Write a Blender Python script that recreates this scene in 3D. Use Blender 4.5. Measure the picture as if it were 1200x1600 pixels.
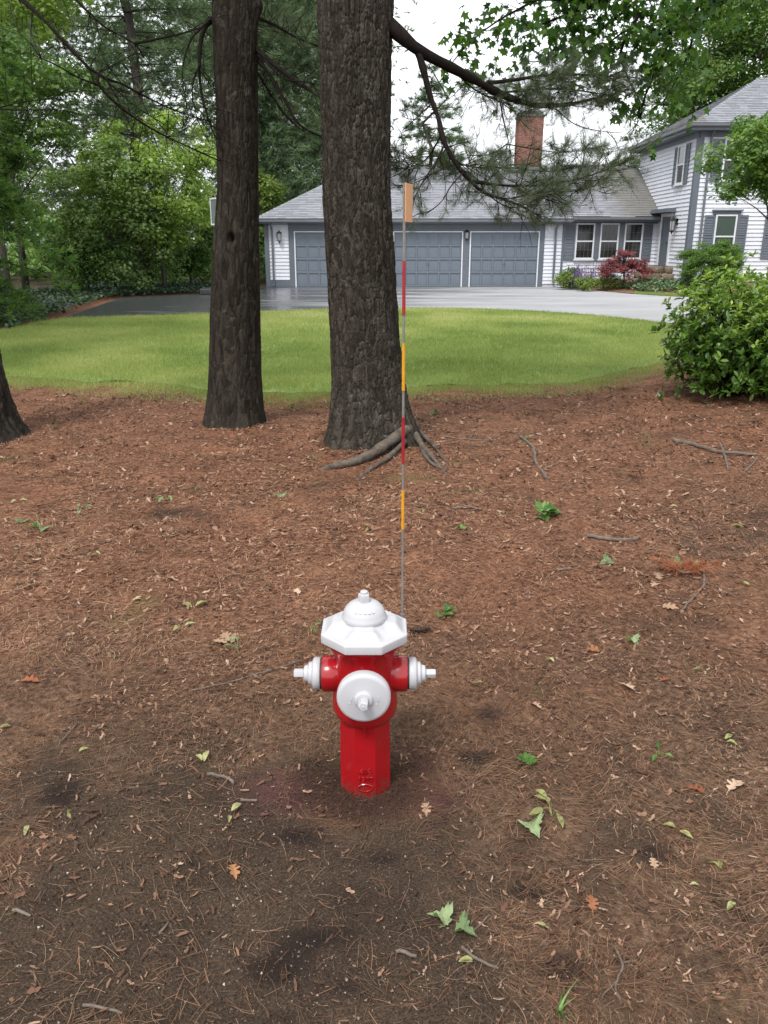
import bpy, bmesh, math, random
import numpy as np
from mathutils import Vector, Matrix

for _o in list(bpy.data.objects):
    bpy.data.objects.remove(_o, do_unlink=True)
SC = bpy.context.scene
COL = SC.collection
R = math.radians
rng = np.random.default_rng(7)
random.seed(7)

# ------------------------------------------------------------------ camera
CAM_H, F_PX, PITCH = 1.6, 1250.0, math.atan(417 / 1250.0)
cd = bpy.data.cameras.new('camera')
cam = bpy.data.objects.new('camera', cd)
COL.objects.link(cam)
cam.location = (0, 0, CAM_H)
cam.rotation_euler = (math.pi / 2 - PITCH, 0, 0)
cd.sensor_fit = 'VERTICAL'
cd.sensor_height = 32.0
cd.lens = 32.0 * F_PX / 1600.0
cd.clip_start = 0.05
cd.clip_end = 2000
SC.camera = cam
# ------------------------------------------------------------------ sky, sun, exposure
SUN_EL, SUN_AZ = R(56), R(-150)         # high, soft, from the left behind thin cloud
w = bpy.data.worlds.new('World')
SC.world = w
w.use_nodes = True
wn = w.node_tree
wn.nodes.clear()
wo = wn.nodes.new('ShaderNodeOutputWorld')
wb = wn.nodes.new('ShaderNodeBackground')
sky = wn.nodes.new('ShaderNodeTexSky')
sky.sky_type = 'NISHITA'
sky.sun_disc = False
sky.sun_elevation = SUN_EL
sky.sun_rotation = SUN_AZ
sky.air_density = 1.0
sky.dust_density = 3.0
hs = wn.nodes.new('ShaderNodeHueSaturation')       # cloud cover: the blue is washed out
hs.inputs['Saturation'].default_value = 0.12
mixc = wn.nodes.new('ShaderNodeMixRGB')
mixc.inputs['Fac'].default_value = 0.6
mixc.inputs['Color2'].default_value = (12.0, 12.4, 13.0, 1)   # even cloud layer
wn.links.new(sky.outputs[0], hs.inputs['Color'])
wn.links.new(hs.outputs[0], mixc.inputs['Color1'])
wn.links.new(mixc.outputs[0], wb.inputs['Color'])
wb.inputs['Strength'].default_value = 0.085
wn.links.new(wb.outputs[0], wo.inputs['Surface'])
sl = bpy.data.lights.new('sun', 'SUN')
sl.energy = 1.5
sl.angle = R(14)
sl.color = (1.0, 0.96, 0.9)
sun = bpy.data.objects.new('sun', sl)
COL.objects.link(sun)
_d = Vector((math.sin(SUN_AZ) * math.cos(SUN_EL), math.cos(SUN_AZ) * math.cos(SUN_EL), math.sin(SUN_EL)))
sun.rotation_euler = _d.to_track_quat('Z', 'Y').to_euler()
vs = SC.view_settings
vs.view_transform = 'Standard'
vs.look = 'None'
vs.gamma = 1.0
vs.use_curve_mapping = False
vs.exposure = 1.12
SC.render.engine = 'CYCLES'
SC.cycles.use_denoising = True
SC.cycles.max_bounces = 6
SC.cycles.transparent_max_bounces = 8
SC.cycles.sample_clamp_indirect = 6.0

# ------------------------------------------------------------------ helpers
_c, _s = math.cos(PITCH), math.sin(PITCH)
def at(px, py, Y):
    """world point on the plane y=Y that the photograph shows at (px, py)"""
    x = (px - 600) / F_PX; v = (800 - py) / F_PX
    t = Y / (_c + v * _s)
    return (x * t, Y, CAM_H + (-_s + v * _c) * t)
def gnd(px, py, z=0.0):
    x = (px - 600) / F_PX; v = (800 - py) / F_PX
    t = (z - CAM_H) / (-_s + v * _c)
    return (x * t, (_c + v * _s) * t)

def _hash(ix, iy, seed):
    h = (ix.astype(np.int64) * 374761393 + iy.astype(np.int64) * 668265263 + seed * 1274126177) & 0xFFFFFFFF
    h = ((h ^ (h >> 13)) * 1274126177) & 0xFFFFFFFF
    h = (h ^ (h >> 16)) & 0xFFFFFFFF
    return h.astype(np.float64) / 4294967295.0
def vnoise(x, y, seed=0):
    x = np.asarray(x, float); y = np.asarray(y, float)
    ix = np.floor(x); iy = np.floor(y)
    fx = x - ix; fy = y - iy
    fx = fx * fx * (3 - 2 * fx); fy = fy * fy * (3 - 2 * fy)
    a = _hash(ix, iy, seed); b = _hash(ix + 1, iy, seed)
    c = _hash(ix, iy + 1, seed); d = _hash(ix + 1, iy + 1, seed)
    return (a * (1 - fx) + b * fx) * (1 - fy) + (c * (1 - fx) + d * fx) * fy
def fbm(x, y, seed=0, oct=4):
    s = 0; a = 0.5; n = 0
    for k in range(oct):
        s = s + a * vnoise(np.asarray(x) * 2 ** k, np.asarray(y) * 2 ** k, seed + k * 17); n += a; a *= 0.5
    return s / n
def sstep(a, b, x):
    t = np.clip((x - a) / (b - a), 0, 1)
    return t * t * (3 - 2 * t)

# --- meshes
def mesh_np(name, V, faces_list, mat=None, attrs=None, smooth=False):
    """faces_list: list of (n_faces, k) integer arrays"""
    me = bpy.data.meshes.new(name)
    V = np.asarray(V, np.float32)
    me.vertices.add(len(V))
    me.vertices.foreach_set('co', V.ravel())
    tot = sum(f.size for f in faces_list); nf = sum(len(f) for f in faces_list)
    me.loops.add(tot)
    me.loops.foreach_set('vertex_index', np.concatenate([f.ravel() for f in faces_list]).astype(np.int32))
    me.polygons.add(nf)
    sizes = np.concatenate([np.full(len(f), f.shape[1]) for f in faces_list])
    starts = np.concatenate([[0], np.cumsum(sizes)[:-1]]).astype(np.int32)
    me.polygons.foreach_set('loop_start', starts)
    me.polygons.foreach_set('loop_total', sizes.astype(np.int32))
    if smooth:
        me.polygons.foreach_set('use_smooth', np.ones(nf, bool))
    if attrs:
        for k, a in attrs.items():
            at_ = me.attributes.new(k, 'FLOAT', 'POINT')
            at_.data.foreach_set('value', np.asarray(a, np.float32))
    me.update(calc_edges=True)
    me.validate()
    if mat: me.materials.append(mat)
    return me

class MB:
    """collects shapes into one mesh"""
    def __init__(s): s.v = []; s.f = []; s.r = []
    def add(s, vs_, fs, rnd=None):
        o = len(s.v); s.v += [tuple(v) for v in vs_]; s.f += [tuple(i + o for i in f) for f in fs]
        s.r += [random.random() if rnd is None else rnd] * len(vs_)
        return s
    def box(s, x0, x1, y0, y1, z0, z1, rnd=None):
        v = [(x0,y0,z0),(x1,y0,z0),(x1,y1,z0),(x0,y1,z0),(x0,y0,z1),(x1,y0,z1),(x1,y1,z1),(x0,y1,z1)]
        return s.add(v, [(0,3,2,1),(4,5,6,7),(0,1,5,4),(1,2,6,5),(2,3,7,6),(3,0,4,7)], rnd)
    def obox(s, c, ax, ay, az, rnd=None):
        c = Vector(c); ax = Vector(ax); ay = Vector(ay); az = Vector(az)
        v = [c + i * ax + j * ay + k * az for k in (-1, 1) for i, j in ((-1,-1),(1,-1),(1,1),(-1,1))]
        return s.add(v, [(0,3,2,1),(4,5,6,7),(0,1,5,4),(1,2,6,5),(2,3,7,6),(3,0,4,7)], rnd)
    def tube(s, pts, rad, n=6, caps=True, rnd=None):
        pts = [Vector(p) for p in pts]
        if not hasattr(rad, '__len__'): rad = [rad] * len(pts)
        up = None; rings = []
        for i, p in enumerate(pts):
            t = (pts[min(i + 1, len(pts) - 1)] - pts[max(i - 1, 0)])
            if t.length < 1e-9: t = Vector((0, 0, 1))
            t.normalize()
            if up is None:
                up = t.orthogonal().normalized()
            up = (up - t * up.dot(t))
            up = up.normalized() if up.length > 1e-6 else t.orthogonal().normalized()
            b = t.cross(up)
            rings.append([p + (up * math.cos(2*math.pi*k/n) + b * math.sin(2*math.pi*k/n)) * rad[i] for k in range(n)])
        vv = [q for rg in rings for q in rg]; ff = []
        for i in range(len(pts) - 1):
            for k in range(n):
                a = i*n + k; b2 = i*n + (k+1) % n
                ff.append((a, b2, b2 + n, a + n))
        if caps:
            ff.append(tuple(range(n))[::-1]); ff.append(tuple(range((len(pts)-1)*n, len(pts)*n)))
        return s.add(vv, ff, rnd)
    def lathe(s, prof, n=32, M=None, rnd=None, closed=True):
        """prof: (radius, height) about local z, M places it"""
        vv = []; ff = []
        for r, z in prof:
            for k in range(n):
                a = 2*math.pi*(k+.5)/n
                p = Vector((r*math.cos(a), r*math.sin(a), z))
                vv.append(M @ p if M else p)
        for i in range(len(prof)-1):
            for k in range(n):
                a = i*n+k; b2 = i*n+(k+1) % n
                ff.append((a, b2, b2+n, a+n))
        if closed:
            ff.append(tuple(range(n))[::-1]); ff.append(tuple(range((len(prof)-1)*n, len(prof)*n)))
        return s.add(vv, ff, rnd)
    def mesh(s, name, mat, smooth=False, bevel=0.0, auto=None):
        me = bpy.data.meshes.new(name)
        me.from_pydata([tuple(v) for v in s.v], [], s.f)
        a = me.attributes.new('rnd', 'FLOAT', 'POINT')
        a.data.foreach_set('value', np.asarray(s.r, np.float32))
        if bevel > 0:
            bm = bmesh.new(); bm.from_mesh(me)
            es = [e for e in bm.edges if len(e.link_faces) == 2 and e.calc_face_angle(0) > R(25)]
            bmesh.ops.bevel(bm, geom=es, offset=bevel, segments=2, profile=.6, affect='EDGES', clamp_overlap=True)
            bm.to_mesh(me); bm.free()
        if smooth:
            for p in me.polygons: p.use_smooth = True
        if auto:
            me.set_sharp_from_angle(angle=R(auto))
        me.update()
        if mat: me.materials.append(mat)
        return me

def link(name, me, **props):
    o = bpy.data.objects.new(name, me); COL.objects.link(o)
    for k, v in props.items(): o[k] = v
    return o
def thing(name, label, cat, loc=(0,0,0), rz=0.0, group=None):
    o = bpy.data.objects.new(name, None); COL.objects.link(o)
    o.location = loc; o.rotation_euler = (0, 0, rz); o.empty_display_size = 0.2
    o['label'] = label; o['category'] = cat
    if group: o['group'] = group
    return o
def part(name, me, parent, world=True, kind=None, label=None):
    """child mesh; its vertices are in world space when world is set, else in the parent's own space"""
    o = bpy.data.objects.new(name, me); COL.objects.link(o); o.parent = parent
    if world:
        if parent.parent is None:
            o.matrix_parent_inverse = (Matrix.Translation(parent.location) @ parent.rotation_euler.to_matrix().to_4x4()).inverted()
        # a sub-part's parent already sits in world space
    if kind: o['kind'] = kind
    if label: o['label'] = label
    return o
def single(name, me, label, cat, group=None, loc=None):
    o = link(name, me, label=label, category=cat)
    if group: o['group'] = group
    if loc: o.location = loc
    return o
def copy_tree(o, loc, rz=0.0, scale=1.0, label=None, group=None):
    c = o.copy(); COL.objects.link(c); c.location = loc; c.rotation_euler = (0, 0, rz); c.scale = (scale,)*3
    if label: c['label'] = label
    if group: c['group'] = group
    for ch in list(o.children):
        d = ch.copy(); COL.objects.link(d); d.parent = c
        for g in list(ch.children):
            e = g.copy(); COL.objects.link(e); e.parent = d
    return c

def frames(n, nrm, rg=rng):
    """n random frames (N,3,3) whose third axis is nrm (N,3)"""
    z = nrm / (np.linalg.norm(nrm, axis=1, keepdims=True) + 1e-9)
    a = rg.normal(size=(n, 3)); x = np.cross(a, z); x /= np.linalg.norm(x, axis=1, keepdims=True) + 1e-9
    y = np.cross(z, x)
    return np.stack([x, y, z], axis=2)
def frames_dir(d, rg=rng):
    """frames whose first axis is d, random roll"""
    x = d / (np.linalg.norm(d, axis=1, keepdims=True) + 1e-9)
    a = rg.normal(size=d.shape); y = np.cross(a, x); y /= np.linalg.norm(y, axis=1, keepdims=True) + 1e-9
    return np.stack([x, y, np.cross(x, y)], axis=2)
def scatter(name, tv, tf, pos, Fr, sc, mat, rnd=None, smooth=False):
    tv = np.asarray(tv, float); N = len(pos); m = len(tv)
    sc = np.asarray(sc, float)
    if sc.ndim == 1: sc = np.repeat(sc[:, None], 3, 1)
    loc = tv[None] * sc[:, None, :]
    V = np.einsum('nij,nmj->nmi', Fr, loc) + np.asarray(pos)[:, None, :]
    fl = []
    by = {}
    for f in tf: by.setdefault(len(f), []).append(f)
    for k, fs in by.items():
        a = np.asarray(fs)
        fl.append((a[None] + (np.arange(N) * m)[:, None, None]).reshape(-1, k))
    if rnd is None: rnd = rng.random(N)
    return mesh_np(name, V.reshape(-1, 3), fl, mat, {'rnd': np.repeat(rnd, m)}, smooth)

# ------------------------------------------------------------------ materials
def nodes_of(name):
    m = bpy.data.materials.new(name); m.use_nodes = True
    nt = m.node_tree
    return m, nt, nt.nodes['Principled BSDF'], nt.nodes['Material Output']
def ramp(nt, stops):
    r = nt.nodes.new('ShaderNodeValToRGB'); e = r.color_ramp.elements
    while len(e) < len(stops): e.new(0.5)
    for i, (p, c) in enumerate(stops):
        e[i].position = p; e[i].color = (*c, 1)
    return r
def noise_node(nt, scale, detail=4, rough=.6, coord='Object', vec=None):
    n = nt.nodes.new('ShaderNodeTexNoise'); n.inputs['Scale'].default_value = scale
    n.inputs['Detail'].default_value = detail; n.inputs['Roughness'].default_value = rough
    if vec is None:
        tc = nt.nodes.new('ShaderNodeTexCoord'); vec = tc.outputs[coord]
    nt.links.new(vec, n.inputs['Vector'])
    return n
def mixn(nt, fac, a, b, mode='MIX'):
    n = nt.nodes.new('ShaderNodeMixRGB'); n.blend_type = mode
    for sock, v in (('Fac', fac), ('Color1', a), ('Color2', b)):
        if isinstance(v, (int, float)): n.inputs[sock].default_value = v
        elif isinstance(v, tuple): n.inputs[sock].default_value = (*v, 1)
        else: nt.links.new(v, n.inputs[sock])
    return n.outputs[0]
def attr(nt, name):
    a = nt.nodes.new('ShaderNodeAttribute'); a.attribute_name = name
    return a.outputs['Fac']
def bump(nt, bsdf, src, strength=.3, dist=.01):
    b = nt.nodes.new('ShaderNodeBump'); b.inputs['Strength'].default_value = strength; b.inputs['Distance'].default_value = dist
    nt.links.new(src, b.inputs['Height']); nt.links.new(b.outputs[0], bsdf.inputs['Normal'])
def simple(name, c1, c2=None, scale=6., rough=.7, bmp=0., bscale=None, bdist=.01, metal=0., spec=.5, rndamt=0., coat=0.):
    m, nt, b, _ = nodes_of(name)
    c2 = c2 or tuple(x*.8 for x in c1)
    n = noise_node(nt, scale)
    r = ramp(nt, [(.35, c1), (.68, c2)]); nt.links.new(n.outputs['Fac'], r.inputs[0])
    col = r.outputs[0]
    if rndamt:
        rr = ramp(nt, [(0, (1-rndamt,)*3), (1, (1+rndamt,)*3)]); nt.links.new(attr(nt, 'rnd'), rr.inputs[0])
        col = mixn(nt, 1.0, col, rr.outputs[0], 'MULTIPLY')
    nt.links.new(col, b.inputs['Base Color'])
    b.inputs['Roughness'].default_value = rough; b.inputs['Metallic'].default_value = metal
    b.inputs['Specular IOR Level'].default_value = spec; b.inputs['Coat Weight'].default_value = coat
    if bmp:
        n2 = noise_node(nt, bscale or scale * 4); bump(nt, b, n2.outputs['Fac'], bmp, bdist)
    return m
def leafmat(name, stops, trans=.35, rough=.5, spec=.3, tint=(1.0, 1.15, .45), mottle=0.0):
    m, nt, b, out = nodes_of(name)
    r = ramp(nt, stops); nt.links.new(attr(nt, 'rnd'), r.inputs[0])
    if mottle:
        mn = noise_node(nt, mottle, 5, .7); mr = ramp(nt, [(.36, (.45,.42,.40)), (.5, (.95,.95,.95)), (.72, (1.15,1.12,1.1))]); nt.links.new(mn.outputs['Fac'], mr.inputs[0])
        r = type('S', (), {'outputs': [mixn(nt, 1.0, r.outputs[0], mr.outputs[0], 'MULTIPLY')]})
    nt.links.new(r.outputs[0], b.inputs['Base Color'])
    b.inputs['Roughness'].default_value = rough; b.inputs['Specular IOR Level'].default_value = spec
    t = nt.nodes.new('ShaderNodeBsdfTranslucent')
    nt.links.new(mixn(nt, 1.0, r.outputs[0], tint, 'MULTIPLY'), t.inputs['Color'])
    mx = nt.nodes.new('ShaderNodeMixShader'); mx.inputs[0].default_value = trans
    nt.links.new(b.outputs[0], mx.inputs[1]); nt.links.new(t.outputs[0], mx.inputs[2])
    nt.links.new(mx.outputs[0], out.inputs['Surface'])
    return m

# ------------------------------------------------------------------ ground
def smooth_line(pts, n=6):
    out_ = []
    P = [np.array(p, float) for p in pts]
    for i in range(len(P) - 1):
        p0 = P[max(i-1, 0)]; p1 = P[i]; p2 = P[i+1]; p3 = P[min(i+2, len(P)-1)]
        for k in range(n):
            t = k / n
            out_.append(tuple(.5*((2*p1) + (-p0+p2)*t + (2*p0-5*p1+4*p2-p3)*t*t + (-p0+3*p1-3*p2+p3)*t**3)))
    out_.append(tuple(P[-1]))
    return out_

lawn_near = smooth_line([(-16, 13.6), (-7.5, 10.5), (-4.1, 9.5), (-2.6, 8.95), (-1.17, 8.6), (.3, 8.95), (1.84, 9.15), (2.9, 9.8), (3.95, 11.0), (5.1, 12.7), (6.4, 14.6), (8.2, 15.8)])
LNX, LNY = np.array(lawn_near).T
def ground_z(x, y):
    x = np.asarray(x, float); y = np.asarray(y, float)
    b = (fbm(x*1.1, y*1.1, 3, 3) - .5) * .07 + (fbm(x*6, y*6, 9, 3) - .5) * .034 + (fbm(x*22, y*22, 11, 2) - .5) * .010
    e = y - np.interp(x, LNX, LNY)
    near = 1 - sstep(-.6, .5, e)
    b = b * near
    # worn hollow round the hydrant, a little mound at the big pine
    b = b - .010 * np.exp(-(((x + .1)/.45)**2 + ((y - 1.75)/.33)**2)); b = b * (1 - .8*np.exp(-(((x + .06)/.2)**2 + ((y - 2.1)/.2)**2)))
    b = b + .07 * np.exp(-(((x + .13)/.75)**2 + ((y - 6.75)/.7)**2)) + .04 * np.exp(-(((x + 1.42)/.6)**2 + ((y - 7.5)/.6)**2))
    b = b + .12 * sstep(2.4, 4.6, x) * near * sstep(4, 7.5, y)
    return b - .045 * sstep(1.1, 2.2, e) - .008
def ground_z1(x, y): return float(ground_z(np.array([x]), np.array([y]))[0])

def axis(a, b, step, far, growth=1.25):
    c = list(np.arange(a, b, step)); s = step
    lo = [c[0]]; hi = [c[-1]]
    while lo[-1] > -far: s *= growth; lo.append(lo[-1] - s)
    s = step
    while hi[-1] < far: s *= growth; hi.append(hi[-1] + s)
    return np.array(lo[::-1][:-1] + c + hi[1:])
gx = axis(-4.6, 4.8, .026, 600); gy = axis(.9, 9.6, .026, 600)
GX, GY = np.meshgrid(gx, gy)
GZ = ground_z(GX, GY)
def bare_mask(x, y):
    n = fbm(x*2.3, y*2.3, 21, 4); n2 = fbm(x*7, y*7, 5, 3)
    m = 1.15 * np.exp(-(((x + .12)/.62)**2 + ((y - 1.62)/.5)**2)) + .55 * np.exp(-(((x + .75)/.7)**2 + ((y - 1.5)/.6)**2))
    m = m + .45 * np.exp(-(((x - .65)/.35)**2 + ((y - 2.2)/.5)**2)) + .55 * np.exp(-(((x - 2.3)/.55)**2 + ((y - 4.3)/.9)**2))
    m = m + .5 * np.exp(-(((x - 3.2)/1.3)**2 + ((y - 7.6)/.8)**2)) + .35 * np.exp(-(((x+.35)/.35)**2 + ((y-2.45)/.2)**2))
    m = m + .55 * (1 - sstep(1.35, 2.3, y - .25*np.clip(-x, -1, 1))) + .5*np.exp(-(((x + .55)/.6)**2 + ((y - 1.75)/.4)**2)) + .25*np.exp(-(((x + 1.0)/.5)**2 + ((y - 2.3)/.4)**2))
    return np.clip(sstep(.22, .95, m * .72 + (n - .5) * 1.7 + (n2 - .5) * .9), 0, 1)
def moss_mask(x, y):
    m = 0
    for px, py, sx, sy in ((232, 937, .11, .1), (195, 967, .14, .1), (490, 714, .16, .18), (640, 745, .3, .14), (1015, 690, .18, .2), (715, 722, .12, .12), (745, 762, .2, .1), (430, 735, .16, .1), (820, 690, .15, .15), (15, 712, .25, .2), (380, 665, .3, .12), (840, 1080, .12, .1), (1130, 1560, .12, .05)):
        cx, cy = gnd(px, py)
        m = m + np.exp(-(((x - cx)/sx)**2 + ((y - cy)/sy)**2))
    return np.clip(sstep(.35, 1.0, m * (0.1 + 1.5 * fbm(x*14, y*14, 31, 4))), 0, 1) * .5
def paint_mask(x, y):
    m = 0
    for px, py, sx, sy in ((440, 1225, .13, .09), (680, 1225, .10, .10), (640, 1180, .1, .08), (575, 1250, .2, .06)):
        cx, cy = gnd(px, py); m = m + np.exp(-(((x - cx)/sx)**2 + ((y - cy)/sy)**2))
    return np.clip(m * (.2 + 1.1*fbm(x*9, y*9, 77, 3)), 0, 1)
def dark_soil_mask(x, y):  # soft patches where the soil colour is darker
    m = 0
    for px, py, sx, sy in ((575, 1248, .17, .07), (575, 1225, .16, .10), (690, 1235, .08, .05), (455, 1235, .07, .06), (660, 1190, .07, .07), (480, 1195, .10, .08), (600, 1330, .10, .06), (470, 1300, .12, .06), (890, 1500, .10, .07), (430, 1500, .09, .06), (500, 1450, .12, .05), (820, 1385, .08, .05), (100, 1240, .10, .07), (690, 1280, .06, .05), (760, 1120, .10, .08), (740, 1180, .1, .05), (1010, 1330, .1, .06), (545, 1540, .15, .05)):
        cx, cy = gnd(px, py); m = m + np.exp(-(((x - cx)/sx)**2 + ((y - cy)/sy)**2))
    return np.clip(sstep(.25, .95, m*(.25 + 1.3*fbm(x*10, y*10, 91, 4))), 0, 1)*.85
def dull_mask(x, y):
    return np.clip(1 - sstep(1.7, 4.4, y + 1.6*(fbm(x*1.7, y*1.7, 71, 4) - .5)) + .5*np.exp(-(((x - 2.5)/.8)**2 + ((y - 4.4)/1.2)**2)), 0, 1)*.85
ny, nx = GX.shape
idx = np.arange(ny*nx).reshape(ny, nx)
GF = np.stack([idx[:-1,:-1], idx[:-1,1:], idx[1:,1:], idx[1:,:-1]], -1).reshape(-1, 4)

m, nt, b, out = nodes_of('forest_floor')
pos = nt.nodes.new('ShaderNodeNewGeometry').outputs['Position']
n1 = noise_node(nt, 38, 6, .7, vec=pos); n2 = noise_node(nt, 160, 4, .65, vec=pos); n3 = noise_node(nt, 3.5, 4, .6, vec=pos)
duff = ramp(nt, [(.30, (0.04392,0.02011,0.0122)), (.46, (0.1525,0.07037,0.04026)), (.62, (0.2745,0.1407,0.08418)), (.78, (0.4026,0.2513,0.1647))]); nt.links.new(n1.outputs['Fac'], duff.inputs[0])
duff2 = ramp(nt, [(.30, (0.0345,0.02185,0.0138)), (.46, (0.09775,0.0621,0.0391)), (.62, (0.1782,0.1196,0.0782)), (.78, (0.299,0.2185,0.1552))]); nt.links.new(n1.outputs['Fac'], duff2.inputs[0])
duff = type('S', (), {'outputs': [mixn(nt, attr(nt, 'dull'), duff.outputs[0], duff2.outputs[0])]})
soil = ramp(nt, [(.28, (.026,.017,.011)), (.50, (.062,.042,.028)), (.66, (.105,.074,.052)), (.82, (.20,.15,.11))]); nt.links.new(n2.outputs['Fac'], soil.inputs[0])
c = mixn(nt, attr(nt, 'bare'), duff.outputs[0], soil.outputs[0])
v1 = ramp(nt, [(.3, (.6,.6,.62)), (.7, (1.25,1.22,1.2))]); nt.links.new(n3.outputs['Fac'], v1.inputs[0])
c = mixn(nt, 1.0, c, v1.outputs[0], 'MULTIPLY')
mossr = ramp(nt, [(.3, (.055,.058,.018)), (.7, (.13,.125,.042))]); nt.links.new(n2.outputs['Fac'], mossr.inputs[0])
c = mixn(nt, attr(nt, 'moss'), c, mossr.outputs[0])
c = mixn(nt, attr(nt, 'turf'), c, (.15,.17,.045))
c = mixn(nt, attr(nt, 'dark_soil'), c, (.016,.011,.010))
c = mixn(nt, attr(nt, 'paint'), c, (.17,.065,.065))
sy = nt.nodes.new('ShaderNodeSeparateXYZ'); nt.links.new(pos, sy.inputs[0])
fy = nt.nodes.new('ShaderNodeMapRange'); fy.inputs['From Min'].default_value = 28; fy.inputs['From Max'].default_value = 31; nt.links.new(sy.outputs['Y'], fy.inputs['Value'])
c = mixn(nt, fy.outputs[0], c, (.045,.036,.022))
nt.links.new(c, b.inputs['Base Color']); b.inputs['Roughness'].default_value = .95; b.inputs['Specular IOR Level'].default_value = .15
ad = nt.nodes.new('ShaderNodeMath'); ad.operation = 'ADD'
nt.links.new(n1.outputs['Fac'], ad.inputs[0]); nt.links.new(n2.outputs['Fac'], ad.inputs[1])
bump(nt, b, ad.outputs[0], .9, .012)
M_FLOOR = m
gm = mesh_np('ground', np.stack([GX, GY, GZ], -1).reshape(-1, 3), [GF], M_FLOOR,
             {'bare': bare_mask(GX, GY).ravel(), 'moss': moss_mask(GX, GY).ravel(), 'paint': paint_mask(GX, GY).ravel() * .5, 'dark_soil': dark_soil_mask(GX, GY).ravel(), 'dull': dull_mask(GX, GY).ravel(), 'turf': (sstep(-.15, .75, GY - np.interp(GX, LNX, LNY) + (fbm(GX*3, GY*3, 61, 4) - .5)*1.3)*(GY < 13)*(GY > 7)*.85).ravel()}, True)
link('ground', gm, kind='structure')

def poly_sheet(name, outline, z, mat, thick=0.0):
    bm = bmesh.new()
    vs_ = [bm.verts.new((x, y, z)) for x, y in outline]
    f = bm.faces.new(vs_)
    bmesh.ops.triangulate(bm, faces=[f])
    if thick:
        r = bmesh.ops.extrude_face_region(bm, geom=bm.faces[:])
        for v in r['geom']:
            if isinstance(v, bmesh.types.BMVert): v.co.z -= thick
    bmesh.ops.recalc_face_normals(bm, faces=bm.faces[:])
    me = bpy.data.meshes.new(name); bm.to_mesh(me); bm.free()
    me.materials.append(mat)
    # make sure the top faces up
    return me
# lawn and driveway outlines (metres)
lawn_far = smooth_line([(6.1, 17.68), (5.1, 19.6), (3.34, 21.3), (.7, 22.1), (-1.7, 21.5), (-4.3, 20.2), (-7.4, 18.96)])
lawn_sheet_near = [(x_, y_ + .30 + .75*float(fbm(np.array([x_*1.9]), np.array([3.3]), 15, 3)[0])) for x_, y_ in smooth_line(lawn_near, 3)]
lawn_out = lawn_near + [(8.3, 16.2)] + lawn_far + [(-7.6, 17.6), (-7.5, 16.3), (-9.5, 16.0), (-16, 17)]
drive_out = [(-7.4, 18.96)] + lawn_far[::-1][1:] + smooth_line([(8.3, 16.2), (12, 14.2), (20, 13), (40, 12)]) + [(40, 20)] + smooth_line([(24, 20), (14, 23.6), (10.4, 26.2), (8.8, 28.0), (7.8, 30.6), (7.0, 32.6), (6.5, 33.42)]) + [(-4.7, 33.42)] + smooth_line([(-5.6, 31.6), (-6.0, 29.0), (-8.43, 26.57)])[0:] 

m, nt, b, out = nodes_of('lawn_turf')
pos = nt.nodes.new('ShaderNodeNewGeometry').outputs['Position']
n1 = noise_node(nt, 26, 5, .7, vec=pos); n2 = noise_node(nt, .55, 4, .6, vec=pos)
g1 = ramp(nt, [(.3, (.095,.15,.032)), (.6, (.17,.25,.06)), (.8, (.25,.28,.10))]); nt.links.new(n1.outputs['Fac'], g1.inputs[0])
g2 = ramp(nt, [(.35, (.85,.95,.85)), (.7, (1.25,1.1,1.05))]); nt.links.new(n2.outputs['Fac'], g2.inputs[0])
nt.links.new(mixn(nt, 1, g1.outputs[0], g2.outputs[0], 'MULTIPLY'), b.inputs['Base Color'])
b.inputs['Roughness'].default_value = .9; bump(nt, b, n1.outputs['Fac'], .8, .02)
M_TURF = m
link('lawn', poly_sheet('lawn', lawn_sheet_near + lawn_out[len(lawn_near):], -.003, M_TURF), kind='structure')

m, nt, b, out = nodes_of('wet_asphalt')
pos = nt.nodes.new('ShaderNodeNewGeometry').outputs['Position']
n1 = noise_node(nt, 60, 4, .6, vec=pos)
mp = nt.nodes.new('ShaderNodeMapping'); mp.inputs['Scale'].default_value = (.22, .9, 1); nt.links.new(pos, mp.inputs[0])
n2 = noise_node(nt, 1.0, 4, .6, vec=mp.outputs[0])
a1 = ramp(nt, [(.3, (.034,.034,.038)), (.7, (.072,.072,.080))]); nt.links.new(n1.outputs['Fac'], a1.inputs[0])
nt.links.new(a1.outputs[0], b.inputs['Base Color'])
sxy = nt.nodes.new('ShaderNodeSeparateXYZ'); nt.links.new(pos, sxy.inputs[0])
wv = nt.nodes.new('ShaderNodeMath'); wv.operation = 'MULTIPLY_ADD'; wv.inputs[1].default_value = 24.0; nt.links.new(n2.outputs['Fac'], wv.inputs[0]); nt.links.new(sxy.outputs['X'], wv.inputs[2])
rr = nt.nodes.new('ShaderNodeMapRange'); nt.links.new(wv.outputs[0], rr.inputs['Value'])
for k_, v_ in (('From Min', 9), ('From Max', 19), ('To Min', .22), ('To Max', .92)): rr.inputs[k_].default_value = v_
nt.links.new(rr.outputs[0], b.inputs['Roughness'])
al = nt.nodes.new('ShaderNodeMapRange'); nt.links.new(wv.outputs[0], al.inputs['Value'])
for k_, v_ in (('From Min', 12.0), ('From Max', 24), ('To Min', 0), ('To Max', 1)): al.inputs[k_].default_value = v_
nt.links.new(mixn(nt, al.outputs[0], a1.outputs[0], (.20,.20,.215)), b.inputs['Base Color']); b.inputs['Specular IOR Level'].default_value = .5; b.inputs['IOR'].default_value = 3.4  # paler to the right: sky reflection on the wet drive painted into base colour
bump(nt, b, n1.outputs['Fac'], .35, .004)
M_ASPH = m
link('driveway', poly_sheet('driveway', drive_out, .007, M_ASPH), kind='structure')

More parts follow.
